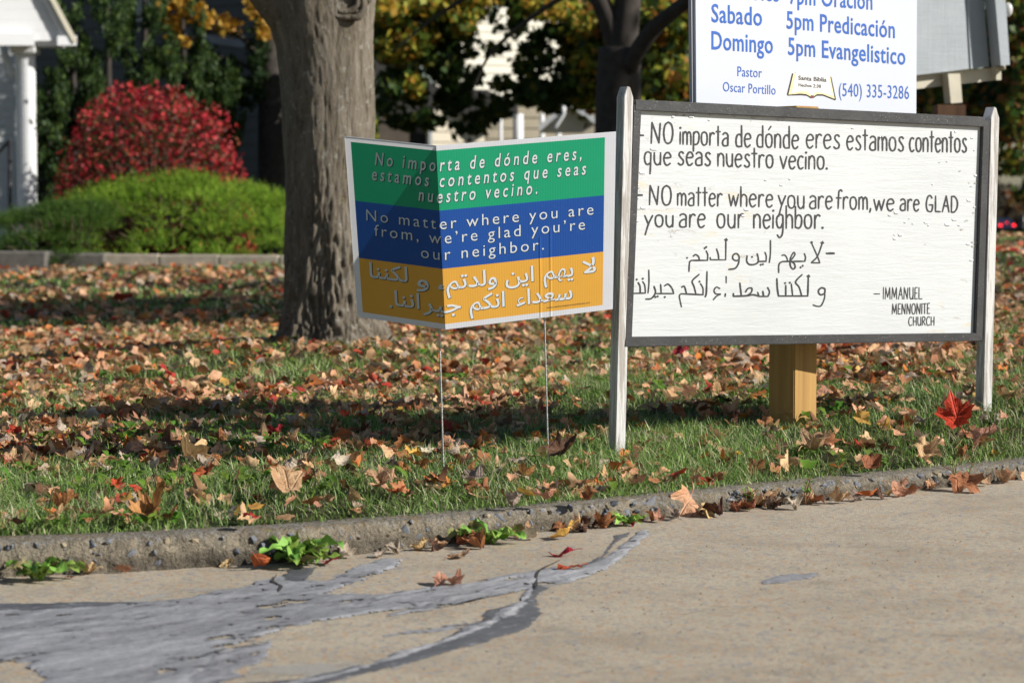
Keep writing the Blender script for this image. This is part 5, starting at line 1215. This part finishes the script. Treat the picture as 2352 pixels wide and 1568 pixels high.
# ------------------------------------------------------------------ grass
def grass_patch(name, n, ymin, ymax, hmin, hmax, wid, seed, dens=None, label=''):
    g = np.random.default_rng(seed)
    u = g.random(n); y = ymin + (ymax-ymin)*u; half = .245*y + .55; x = g.uniform(-1, 1, n)*half
    ky_ = np.interp(x, kx, ky) + .092
    yy = np.maximum(y, ky_ + g.random(n)*.0)
    keep = y > ky_ + .0; x, y = x[keep], y[keep]; n = len(x)
    # patchiness
    pt = np.array([noise.noise(Vector((a*1.3, b*1.3, 3.0))) for a, b in zip(x, y)])
    keep = g.random(n) < np.clip(.70 + pt*1.3, .22, 1.0); x, y, pt = x[keep], y[keep], pt[keep]; n = len(x)
    z = np.maximum(lawn_z_np(x, y) - .004, np.where(y < np.interp(x, kx, ky)+.125, np.interp(x, khx, khz)-.004, -9))
    near_edge = np.clip((y - (np.interp(x, kx, ky)+.09))/.10, 0.5, 1)
    h = g.uniform(hmin, hmax, n)*near_edge*(1+.5*np.clip(pt, -.5, .6)); az = g.random(n)*2*math.pi; lean = g.uniform(.15, 1.9, n)
    w_ = wid*g.uniform(.6, 1.3, n)
    dx, dy = np.cos(az)*lean, np.sin(az)*lean; sx, sy = -np.sin(az)*w_*.5, np.cos(az)*w_*.5
    def pt_(t, k): return np.stack([x + dx*h*t**1.8 + sx*k, y + dy*h*t**1.8 + sy*k, z + h*t*(1-.22*lean*t)], 1)
    v = np.stack([pt_(0, -1), pt_(0, 1), pt_(.5, -.85), pt_(.5, .85), pt_(1.0, 0)], 1).reshape(-1, 3)
    b = np.arange(n)*5
    f = np.concatenate([np.stack([b, b+1, b+3], 1), np.stack([b, b+3, b+2], 1), np.stack([b+2, b+3, b+4], 1)])
    pal = np.array([(.18, .30, .06), (.24, .36, .09), (.07, .14, .03), (.38, .48, .22), (.58, .52, .34), (.11, .20, .05)])
    ci = g.choice(6, n, p=[.27, .24, .12, .14, .13, .10]); c = pal[ci]*g.uniform(.6, 1.3, (n, 1))*(1+.35*np.clip(pt, -.6, .6))[:, None]
    near_tree = np.exp(-((x-TREE.x)**2+(y-9.8)**2)/(2*.7**2)) > g.random(n)*1.6
    c[near_tree] = c[near_tree]*.5 + np.array([.30, .27, .12])*.5
    return tag(link(name, mesh_np(name, v, f, [M_GRASS], cols=np.repeat(c, 5, axis=0))), label, 'grass', kind='stuff')
grass_patch('grass', 270000, 4.6, 8.2, .012, .062, .0026, 101, label='short green lawn grass around the signs and behind the kerb')
grass_patch('grass', 85000, 8.2, 13, .03, .068, .005, 102, label='thin lawn grass around the big maple')
grass_patch('grass', 60000, 13, 27, .03, .06, .012, 103, label='shaded far lawn grass under the leaf litter')

# broad-leaved ground cover in the near grass
def oval_leaf(L, W, bend, k=5):
    V, n = [], k
    for i in range(n+1):
        t = i/n; wv = W*math.sin(math.pi*min(1, t*.93+.05))**.8; z = bend*t*(1-t)*2.0 + .35*L*t
        V += [Vector((L*t, -wv, z+wv*.2)), Vector((L*t, 0, z)), Vector((L*t, wv, z+wv*.2))]
    Fc = []
    for i in range(n):
        for j in range(2): a = i*3+j; Fc.append((a, a+1, a+4, a+3))
    return V, Fc
V, Fc, CL = [], [], []
for c in range(1500):
    y = rnd.uniform(4.7, 8.5) if rnd.random() < .7 else rnd.uniform(8, 12); x = rnd.uniform(-1, 1)*(.24*y+.3)
    if y < kerb_y(x)+.17: continue
    if noise.noise(Vector((x*1.7, y*1.7, 9))) < (-.05 if x < -.2 else .12): continue
    z = lawn_z(x, y); col = (.10+rnd.random()*.05, .20+rnd.random()*.07, .03)
    for k in range(rnd.randint(3, 5)):
        L = rnd.uniform(.018, .045); v, f = oval_leaf(L, L*rnd.uniform(.2, .38), L*.5, 3); m_ = Matrix.Translation((x+rnd.uniform(-.015, .015), y+rnd.uniform(-.015, .015), z+rnd.uniform(.005, .03))) @ Matrix.Rotation(rnd.uniform(0, 6.28), 4, 'Z')
        b = len(V); V += [m_ @ q for q in v]; Fc += [tuple(i+b for i in q) for q in f]; CL += [col]*len(v)
tag(link('clover_ground_cover', mesh_np('clover_ground_cover', [tuple(v) for v in V], Fc, [M_GRASS], cols=np.array(CL), smooth=True)), 'small broad green weed leaves growing through the lawn', 'ground cover', kind='stuff')

# ------------------------------------------------------------------ maple leaves
def maple_outline(kind):
    if kind == 'oval':
        return [(0, -.5), (.16, -.38), (.27, -.2), (.31, 0), (.27, .2), (.17, .38), (.05, .55), (0, .62), (-.05, .55), (-.17, .38), (-.27, .2), (-.31, 0), (-.27, -.2), (-.16, -.38)]
    h = [(0, -.34), (.10, -.36), (.24, -.44), (.22, -.30), (.36, -.28), (.30, -.16), (.42, .02), (.56, .16), (.44, .20), (.46, .32), (.30, .28), (.18, .22), (.20, .42), (.12, .46), (.10, .60), (.0, .76)]
    return h + [(-x, y) for x, y in h[-2:0:-1]]
def soft(o, k=.72, r0=.46):
    return [((x*(r0/math.hypot(x, y))**(1-k)), (y*(r0/math.hypot(x, y))**(1-k))) for x, y in o]
def leaf_mesh(name, kind, curl, mat, seed, stem=True):
    r = random.Random(seed); out = soft(maple_outline(kind), r.uniform(.6, .9)) if kind == 'maple' else maple_outline(kind); n = len(out)
    out = [(x*r.uniform(.9, 1.1), y*r.uniform(.93, 1.07)) for x, y in out]
    ax = r.uniform(-.6, .6) + (math.pi/2 if r.random() < .3 else 0); ca, sa = math.cos(ax), math.sin(ax); ph = r.random()*10
    def z(x, y):
        u = x*ca+y*sa; w_ = -x*sa+y*ca
        return curl*(1.3*u*u + .5*w_*w_*(1 if r0 else -1)) + .16*curl*math.sin(7*w_+ph) + .22*noise.noise(Vector((x*2.6, y*2.6, seed)))*(.5+curl) + .08*noise.noise(Vector((x*7, y*7, seed+3))) - .03*abs(x)*-1
    r0 = r.random() < .6
    V = [(0, -.02, z(0, 0))]
    V += [(x*.5, y*.5, z(x*.5, y*.5)) for x, y in out] + [(x, y, z(x, y)) for x, y in out]
    Fc = [(0, 1+i, 1+(i+1) % n) for i in range(n)] + [(1+i, 1+n+i, 1+n+(i+1) % n, 1+(i+1) % n) for i in range(n)]
    me = mesh_py(name, V, Fc, [mat], True)
    if stem:
        pts = [Vector((0, -.34, z(0, -.34))), Vector((.04, -.55, z(0, -.34)+.05)), Vector((.12, -.8, z(0, -.34)+.02))]
        v, f = tube_data(catmull(pts, 3), [.014]*7, 4); bm = bmesh.new(); bm.from_mesh(me); q = [bm.verts.new(p) for p in v]
        for a in f: bm.faces.new([q[i] for i in a])
        bm.to_mesh(me); bm.free()
    return me
LM = {}
for cname in M_LEAF:
    LM[cname] = [leaf_mesh('fallen_leaf', 'maple', c, M_LEAF[cname], hash_ + i*7) for hash_ in (len(cname)*13,) for i, c in enumerate((.15, .45, .8, 1.15, .6))]
    LM[cname].append(leaf_mesh('fallen_leaf', 'oval', .5, M_LEAF[cname], len(cname)+400))
def add_leaf(p, size, cname, label, group=None, tilt=None, shape=None, rz=None, lift=.0):
    k = shape if shape is not None else rnd.randrange(5)
    o = link('fallen_leaf', LM[cname][k]); o.location = p + Vector((0, 0, lift)); o.scale = (size, size, size)
    t = tilt if tilt is not None else rnd.uniform(.05, .8)
    o.rotation_euler = (rnd.uniform(-1, 1)*t, rnd.uniform(-1, 1)*t, rz if rz is not None else rnd.uniform(0, 6.28))
    tag(o, label, 'leaf', group); return o
# hand-placed leaves on the road and in the gutter: px, py, size px, colour, shape, label
road_leaves = [
 (603, 1297, 62, 'orange', 5, 'orange-red oval leaf with red stem lying by the gutter, under the large dandelion weed'), (522, 1294, 34, 'tan', 1, 'small curled tan leaf at the gutter, left of the orange-red oval leaf'),
 (1030, 1332, 68, 'peach', 2, 'curled peach leaf with long stem lying alone on the grey sealant streak'), (1293, 1267, 52, 'crimson', 5, 'dark red narrow leaf on the road just above the pinkish one'),
 (1310, 1298, 56, 'red', 5, 'pinkish red narrow leaf lying on the diagonal grey sealant'), (1300, 1228, 62, 'yellow', 5, 'golden oval leaf leaning in the gutter below the yard sign'),
 (1052, 1271, 52, 'tan', 0, 'brown star-shaped maple leaf flat on the road edge'), (825, 1252, 78, 'rust', 1, 'large rusty maple leaf beside the biggest dandelion weed'),
 (795, 1272, 40, 'grey-brown', 2, 'grey-brown curled leaf under the large rusty one'), (1214, 1232, 42, 'pale cream', 2, 'pale crumpled leaf in the gutter left of the golden leaf'),
 (1144, 1224, 40, 'pale cream', 0, 'cream leaf with dark veins caught in the middle dandelion weed'), (760, 1290, 36, 'red', 0, 'small red leaf tip on the road by the weed'),
 (1095, 1250, 52, 'rust', 3, 'folded rust leaf in the gutter beneath the middle dandelion weed'), (968, 1255, 40, 'tan', 3, 'tan crumpled leaf against the kerb face, left of the middle weed'),
 (905, 1262, 36, 'grey-brown', 3, 'grey-brown leaf scrap at the kerb foot right of the rusty leaf'), (870, 1272, 30, 'pale cream', 2, 'pale leaf scrap beside the rusty maple leaf'),
 (1385, 1204, 46, 'rust', 3, 'rust leaf pressed against the kerb right of the golden leaf'), (1345, 1212, 40, 'dark brown', 3, 'dark brown leaf in the gutter shade beneath the yard sign'),
 (1440, 1190, 30, 'grey-brown', 2, 'grey leaf lying among the small weed at the kerb'), (1497, 1190, 34, 'rust', 2, 'rust leaf just left of the big peach leaf in the gutter'),
 (1575, 1168, 84, 'peach', 1, 'big upright peach maple leaf leaning on the kerb below the board'), (1640, 1178, 46, 'dark brown', 3, 'dark curled leaf right of the big peach leaf'),
 (1745, 1152, 74, 'tan', 3, 'big folded tan leaf at the left of the brown pile against the kerb'), (1780, 1138, 62, 'dark brown', 2, 'dark brown leaf propped on the kerb above the folded tan leaf'),
 (1722, 1165, 44, 'rust', 2, 'rusty curled leaf at the foot of the brown pile'), (1820, 1162, 36, 'pale cream', 3, 'pale grey leaf scrap right of the brown pile'),
 (1872, 1150, 40, 'rust', 1, 'rusty leaf below the small leafy seedling'), (1930, 1148, 44, 'tan', 3, 'twisted tan leaf along the gutter right of the seedling'),
 (1995, 1140, 50, 'orange', 5, 'orange spotted leaf standing on edge in the gutter'), (1965, 1130, 38, 'tan', 2, 'narrow tan leaf left of the orange spotted one'),
 (2060, 1130, 44, 'peach', 3, 'folded peach leaf in the gutter right of the orange spotted one'), (2110, 1124, 34, 'grey-brown', 2, 'small grey leaf scrap in the right gutter'),
 (2215, 1116, 76, 'rust', 1, 'long crumpled brown leaf in the gutter under the red-stemmed seedling'), (2310, 1102, 46, 'tan', 2, 'tan leaf at the far right end of the gutter'),
 (205, 1311, 40, 'tan', 3, 'tan leaf against the kerb right of the left dandelion weed'), (285, 1308, 34, 'peach', 0, 'small peach leaf flat at the kerb foot at left'), (160, 1322, 22, 'rust', 0, 'small rusty scrap under the left dandelion weed'),
 (465, 1293, 24, 'yellow', 5, 'tiny yellow leaf at the kerb foot'), (1450, 1200, 24, 'red', 5, 'small red-stemmed leaf near the kerb weed'), (440, 1382, 9, 'rust', 5, 'tiny brown pebble-like leaf bit on the grey sealant')]
for px, py, s, cn_, sh, lab in road_leaves:
    p = PZ(px, py + s*.12, .004); d = p.y; sz = s*d/F*1.12
    gut = abs(p.y - kerb_y(p.x)) < .16
    add_leaf(p, sz, cn_, lab, 'fallen leaves along the gutter and road', tilt=.75 if gut and s > 30 else .18, shape=sh, lift=sz*(.20 if gut and s > 30 else .04))
GC = ['dark brown', 'tan', 'rust', 'peach', 'grey-brown']
for i in range(34):
    px = 960 + 1400*(i+rnd.random())/34; gy = interp(px, [q[0] for q in GUT], [q[1] for q in GUT]); p = PZ(px, gy + rnd.uniform(-3, 9), .004)
    cn_ = GC[i % 5]; sh = rnd.choice((1, 2, 3, 3, 4)); sz = rnd.uniform(.028, .05)
    near = next(t for lim, t in ((1180, 'by the middle dandelion weed'), (1420, 'by the golden leaf'), (1660, 'by the big upright peach leaf'), (1840, 'in the brown leaf pile'), (2100, 'between the two seedlings'), (9999, 'near the right end of the kerb')) if px < lim)
    add_leaf(p, sz, cn_, 'small %s %s leaf in the gutter %s' % (('crumpled', 'dried')[i % 2], cn_, near), 'fallen leaves along the gutter and road', tilt=.8, shape=sh, lift=sz*.17)
grass_leaves = [
 (660, 1122, 80, 'tan', 1, 'large pale tan maple leaf spread on the kerbside grass left of the wire legs'), (445, 1056, 82, 'tan', 2, 'large folded golden-brown leaf at the front edge of the sign shadow'), (350, 1036, 52, 'tan', 3, 'curled tan leaf standing at the edge of the sign shadow'),
 (360, 940, 58, 'peach', 1, 'broad peach leaf lying in the sun behind the shadow band'), (385, 866, 50, 'red', 0, 'pinkish red pointed leaf standing up at left'), (2196, 972, 80, 'crimson', 1, 'deep crimson crumpled maple leaf near the right post'),
 (2125, 1050, 62, 'tan', 3, 'tan folded leaf at the kerb edge under the crimson one'), (2258, 1018, 66, 'peach', 1, 'wide peach leaf at the right kerb edge'), (1438, 1092, 48, 'tan', 0, 'small tan star-shaped leaf standing in grass by the left post'),
 (878, 1115, 62, 'tan', 3, 'curled tan leaf in grass between the wire leg and the kerb'), (948, 1052, 46, 'yellow', 2, 'yellow curled leaf standing upright left of the wire leg'), (470, 1101, 58, 'orange', 1, 'orange-tipped leaf flat in the kerbside grass at left'),
 (128, 1200, 62, 'tan', 0, 'golden tan leaf near the left kerb edge'), (148, 1170, 60, 'rust', 2, 'rust brown leaf just above the golden tan leaf at left'), (342, 1192, 72, 'rust', 3, 'dark rusty leaf lying on weeds at the kerb top, left'), (575, 1200, 48, 'red', 5, 'slender pinkish red leaf lying on top of the kerb'),
 (1285, 1052, 74, 'dark brown', 2, 'dark brown leaf curled before the right wire leg'), (1560, 1100, 46, 'red', 0, 'small orange-red leaf at the kerb edge below the board'), (1870, 1035, 74, 'tan', 3, 'rolled tan leaf standing in grass below the lumber post'), (2000, 1078, 46, 'rust', 2, 'rusty hollow leaf at the kerb edge'),
 (1560, 815, 34, 'red', 1, 'bright red leaf just under the bottom rail of the board'), (1800, 925, 50, 'peach', 1, 'peach leaf against the lumber post'), (280, 692, 52, 'red', 0, 'bright red leaf in the far litter left of the tree'), (195, 810, 30, 'yellow', 5, 'small yellowish leaf in the litter at left'),
 (700, 1060, 44, 'grey-brown', 2, 'grey-brown leaf standing in the kerbside grass'), (780, 1075, 46, 'pale cream', 2, 'pale leaf near the left wire leg'), (1050, 1045, 40, 'grey-brown', 3, 'grey-brown leaf right of the left wire leg'), (1090, 1110, 52, 'grey-brown', 1, 'greyish flat leaf below the yard sign'), (1180, 1160, 36, 'pale cream', 3, 'pale leaf on the kerb top edge'),
 (1255, 1155, 44, 'peach', 3, 'pinkish crumpled leaf on the kerb edge'), (720, 1165, 52, 'rust', 0, 'orange-brown leaf by the kerb top right of the tan one'), (1350, 1150, 40, 'rust', 2, 'rust leaf at the kerb top below the left post'), (40, 1215, 40, 'dark brown', 2, 'dark leaf near the far left kerb top')]
for px, py, s, cn_, sh, lab in grass_leaves:
    p = on_lawn(px, py + s*.2, .02)
    sz = s*p.y/F*1.12; add_leaf(p, sz, cn_, lab, 'fallen leaves on the grass', tilt=.6, shape=sh, lift=sz*.32+.008)
    if s >= 66: C.objects[-1].rotation_euler = (rnd.uniform(.3, .75) + .3*(cn_ == 'crimson'), rnd.uniform(-.4, .4), rnd.uniform(-1.2, 1.2))
# many more single leaves in the near grass, then the rest of the litter as one mass
ZONES = [(240, 'at the far left'), (620, 'left of the big trunk'), (890, 'in front of the big trunk'), (1260, 'between the wire legs'), (1400, 'beside the left post'), (1800, "under the board's left half"), (2240, "under the board's right half"), (2600, 'beyond the right post')]
DEP = [(4.4, 'at the kerb edge'), (5.55, 'in the sunny strip by the kerb'), (6.4, 'in the shadow band'), (99, 'in the litter behind the signs')]
CN = ['tan', 'peach', 'rust', 'grey-brown', 'pale cream', 'orange', 'red', 'dark brown', 'yellow']; CWT = [.26, .25, .13, .10, .05, .07, .05, .07, .02]
CURL = ['flat', 'slightly cupped', 'curled', 'tightly rolled', 'crumpled', 'narrow']
cnt = 0; seen = {}
while cnt < 232:
    y = 4.7 + 2.6*rnd.random()**.9; x = rnd.uniform(-1, 1)*(.228*y+.02); kd = y - kerb_y(x) - .17
    if kd < .0 or kd > 2.1: continue
    pl = noise.noise(Vector((x*2.1, y*2.1, 1)))
    if kd < .85 and rnd.random() < .30: continue
    cn_ = rnd.choices(CN, CWT)[0]; sh = rnd.choices(range(6), [.12, .22, .22, .2, .18, .06])[0]
    px = CX + x/y*F; zn = next(z[1] for z in ZONES if px < z[0]); dn = 'right by the kerb' if kd < .25 else ('in the kerbside grass' if kd < .9 else 'in the shade band' if kd < 1.35 else 'behind the shade band')
    s = rnd.uniform(.034, .062)*(.82 if kd < .85 else 1); sw = 'small' if s < .038 else 'large' if s > .052 else 'mid-sized'
    lab = '%s %s %s leaf %s %s' % (sw, CURL[sh], cn_, dn, zn)
    if lab in seen: continue
    seen[lab] = 1
    add_leaf(Vector((x, y, lawn_z(x, y)+rnd.uniform(.012, .035))), s, cn_, lab, 'scattered maple leaves on the near grass', tilt=.7, shape=sh, lift=s*.12); cnt += 1
# litter mass
def litter(name, n, sampler, smin, smax, seed, label, simple_=False):
    g = np.random.default_rng(seed); tmpl = []
    for k in range(6):
        o = soft(maple_outline('maple'), .7); o = o[::2] if simple_ else o; o = [(x*g.uniform(.9, 1.1), y*g.uniform(.9, 1.1)) for x, y in o]; c = [.1, .5, .9, 1.2, .7, .4][k]; ax = g.uniform(-1, 1)
        pts = [(0, 0)] + o; z = [c*1.2*(x*math.cos(ax)+y*math.sin(ax))**2 - .25*c*(y*math.cos(ax)-x*math.sin(ax))**2 + .10*math.sin(9*x+k)*c for x, y in pts]
        z = [zz + (.05 if i % 2 else -.02)*c for i, zz in enumerate(z)]
        tmpl.append(np.array([(x, y, zz) for (x, y), zz in zip(pts, z)]))
    m = len(tmpl[0]); fan = np.array([(0, 1+i, 1+(i+1) % (m-1)) for i in range(m-1)])
    x, y = sampler(g, n); n = len(x); zb = lawn_z_np(x, y)
    T = np.stack(tmpl)[g.integers(0, 6, n)]; s = g.uniform(smin, smax, n)
    ax = g.normal(size=(n, 3))*[.48, .48, 0]; az = g.random(n)*6.283
    cx, sx = np.cos(ax[:, 0]), np.sin(ax[:, 0]); cy, sy = np.cos(ax[:, 1]), np.sin(ax[:, 1]); cz_, sz_ = np.cos(az), np.sin(az)
    p = T*s[:, None, None]
    X, Y, Z = p[..., 0], p[..., 1], p[..., 2]
    Y, Z = Y*cx[:, None]-Z*sx[:, None], Y*sx[:, None]+Z*cx[:, None]
    X, Z = X*cy[:, None]+Z*sy[:, None], -X*sy[:, None]+Z*cy[:, None]
    X, Y = X*cz_[:, None]-Y*sz_[:, None], X*sz_[:, None]+Y*cz_[:, None]
    v = np.stack([X + x[:, None], Y + y[:, None], Z + zb[:, None] + g.uniform(.004, .034, n)[:, None]], 2).reshape(-1, 3)
    f = (np.arange(n)[:, None, None]*m + fan[None]).reshape(-1, 3)
    pal = np.array([LEAFC[c][0] for c in CN]); pal2 = np.array([LEAFC[c][1] for c in CN]); ci = g.choice(len(CN), n, p=np.array(CWT)/sum(CWT)); t = g.random((n, 1)); c = (pal[ci]*t + pal2[ci]*(1-t))*g.uniform(.8, 1.2, (n, 1))
    cc = np.repeat(c, m, axis=0).reshape(n, m, 3); cc[:, 0] *= .75
    return tag(link(name, mesh_np(name, v, f, [M_LEAFSTUFF], cols=cc.reshape(-1, 3))), label, 'leaf litter', kind='stuff')
def samp_near(g, n):
    y = g.uniform(4.7, 8.5, n*3); x = g.uniform(-1, 1, n*3)*(.245*y+.4); kd = y-np.interp(x, kx, ky)-.17
    d = np.where(kd < 0, 0, np.where(kd < .85, .36, np.where(kd < 1.2, .5, 1.0)))
    pt = np.array([noise.noise(Vector((a*1.6, b*1.6, 5))) for a, b in zip(x, y)]); d = d*np.clip(.75+pt*1.3, .12, 1.3)
    k = g.random(n*3) < d; return x[k][:n], y[k][:n]
def samp_mid(g, n):
    y = g.uniform(8.0, 14, n*2); x = g.uniform(-1, 1, n*2)*(.245*y+.4)
    bald = np.exp(-((x-TREE.x-.1)**2/(2*.75**2)+(y-9.35)**2/(2*.5**2))); pt = np.array([noise.noise(Vector((a*1.1, b*1.1, 5))) for a, b in zip(x, y)])
    k = (g.random(n*2) < np.clip(.88+pt*1.1, .25, 1) - bald*.7) & (((x-TREE.x)**2+(y-10.35)**2) > .07); return x[k][:n], y[k][:n]
def samp_far(g, n):
    y = g.uniform(14, 26, n); x = g.uniform(-1, 1, n)*(.245*y+.5); pt = np.array([noise.noise(Vector((a*.6, b*.6, 5))) for a, b in zip(x, y)]); k = g.random(n) < np.clip(.65+pt*1.5-np.clip((y-21)/8, 0, .5), .15, 1); return x[k], y[k]
litter('leaf_litter', 3600, samp_near, .032, .060, 201, 'carpet of tan and orange maple leaves covering the near lawn')
litter('leaf_litter', 11500, samp_mid, .036, .068, 202, 'thick maple leaf litter around the big trunk', True)
litter('leaf_litter', 11000, samp_far, .05, .095, 203, 'far leaf litter reaching to the shrubs and steps', True)

# ------------------------------------------------------------------ weeds at the kerb
M_WEED = [leaf_mat('weed_green', (.30, .48, .09), (.20, .36, .06)), leaf_mat('weed_dark', (.18, .34, .06), (.13, .25, .045)), leaf_mat('weed_purplish', (.24, .27, .08), (.20, .10, .07))]
M_WSTEM = simple('weed_stem', (.22, .10, .05), .6, .2, 30)
def dandelion(px, py, scale, n, label, seed):
    r = random.Random(seed); p = PZ(px, py, 0); p.z = .003; root = tag(empty('dandelion_weed', p), label, 'weed')
    for i in range(n):
        L = scale*r.uniform(.75, 1.2); k = 12; V, Fc = [], []; W = L*r.uniform(.17, .25); rise = r.uniform(.35, 1.45); bend = r.uniform(.15, .75); roll = r.uniform(-.7, .7); ph = r.random()*6
        for j in range(k+1):
            t = j/k; wv = W*(math.sin(math.pi*min(1, t*.88+.10))**.7)*(1.2 if j % 2 else .74)*(.22+.78*min(1, t*1.7)); xx = L*t*math.cos(rise*(1-bend*t)); zz = L*t*math.sin(rise*(1-bend*t))*(1-.25*t)
            cr = .10*L*math.sin(t*11+ph)
            V += [Vector((xx-wv*.15, -wv, zz+wv*.45+cr)), Vector((xx, 0, zz)), Vector((xx-wv*.15, wv, zz+wv*.40-cr))]
        for j in range(k):
            for q in range(2): a = j*3+q; Fc.append((a, a+1, a+4, a+3))
        az = r.uniform(-math.pi*1.12, .18); m_ = Matrix.Translation(p + Vector((r.uniform(-.18, .18)*scale, r.uniform(-.12, .02)*scale, 0))) @ Matrix.Rotation(az, 4, 'Z') @ Matrix.Rotation(roll, 4, 'X')
        link('leaf', mesh_py('leaf', [m_ @ v for v in V], Fc, [M_WEED[r.choice((0, 0, 0, 1, 2))]], True), root)
dandelion(88, 1331, .080, 12, 'dandelion weed growing from the gutter at the far left', 1)
dandelion(700, 1293, .095, 20, 'largest bushy dandelion weed against the kerb, beside the rusty leaf', 2)
dandelion(1125, 1248, .080, 14, 'middle dandelion weed with upright leaves against the kerb under the yard sign', 3)
dandelion(1440, 1205, .055, 10, 'small bright weed at the kerb where the sealant streak starts', 4)
def seedling(px, py, h, n, label, seed, mat=None):
    r = random.Random(seed); p = PZ(px, py, 0); p.z = .003; root = tag(empty('weed_seedling', p), label, 'weed')
    for b in range(3):
        tip = p + Vector((r.uniform(-.03, .03), r.uniform(-.02, .01), h*r.uniform(.7, 1))); c = catmull([p, p.lerp(tip, .5)+Vector((r.uniform(-.01, .01), 0, 0)), tip], 4); tubes('stem', [(c, list(np.linspace(.0018, .0009, len(c))))], M_WSTEM, root, 5)
        for i in range(n):
            q = c[min(len(c)-1, int((.35+.65*i/n)*len(c)))]; L = r.uniform(.010, .020); v, f = oval_leaf(L, L*.26, L*.2, 3); m_ = Matrix.Translation(q) @ Matrix.Rotation(r.uniform(0, 6.28), 4, 'Z') @ Matrix.Rotation(r.uniform(-.7, .3), 4, 'Y')
            link('leaf', mesh_py('leaf', [m_ @ a for a in v], f, [M_WEED[r.choice((0, 1, 1))]], True), root)
seedling(1850, 1160, .072, 9, 'leafy grey-green seedling growing up the kerb below the lumber post', 5)
seedling(1725, 1168, .060, 6, 'thin trailing seedling above the brown leaf pile at the kerb', 6)
seedling(2205, 1118, .075, 6, 'slender red-stemmed seedling at the right end of the kerb', 7)
# dandelions in grass by the lumber post and yellow flower
for px, py, sc_, n, lab, sd_ in ((1900, 985, .09, 12, 'broad-leaved dandelion plant at the foot of the lumber post', 8), (90, 1205, .07, 10, 'low dandelion plant in the grass above the left kerb', 9), (560, 1165, .07, 9, 'green dandelion plant in the kerbside grass left of the tan maple leaf', 10)):
    p = on_lawn(px, py)
    r = random.Random(sd_); before = p.copy()
    _PZ = PZ
    PZ = lambda a, b, c, _p=before: _p.copy()
    dandelion(px, py, sc_, n, lab, sd_)
    PZ = _PZ
    root = [o for o in C.objects if o.name.startswith('dandelion_weed')][-1]
p = on_lawn(1696, 1054, .03)
fl = tag(empty('dandelion_flower', (p.x, p.y, lawn_z(p.x, p.y))), 'single yellow dandelion flower in the grass below the board', 'flower')
tubes('stem', [([Vector((p.x, p.y, lawn_z(p.x, p.y))), p + Vector((0, 0, .012))], [.0013, .0013])], M_WEED[0], fl, 6)
V, Fc = [], []
for i in range(60):
    a = rnd.uniform(0, 6.28); e = rnd.uniform(.1, 1.4); L = .013*rnd.uniform(.7, 1.1); d = Vector((math.cos(a)*math.cos(e), math.sin(a)*math.cos(e), math.sin(e)*.8)); s = Vector((-math.sin(a), math.cos(a), 0))*.0012; q = p + Vector((0, 0, .012)); b = len(V)
    V += [q, q+d*L*.6+s, q+d*L, q+d*L*.6-s]; Fc.append((b, b+1, b+2, b+3))
link('petals', mesh_py('petals', V, Fc, [simple('dandelion_yellow', (.80, .55, .02), .6, .1, 60)]), fl)
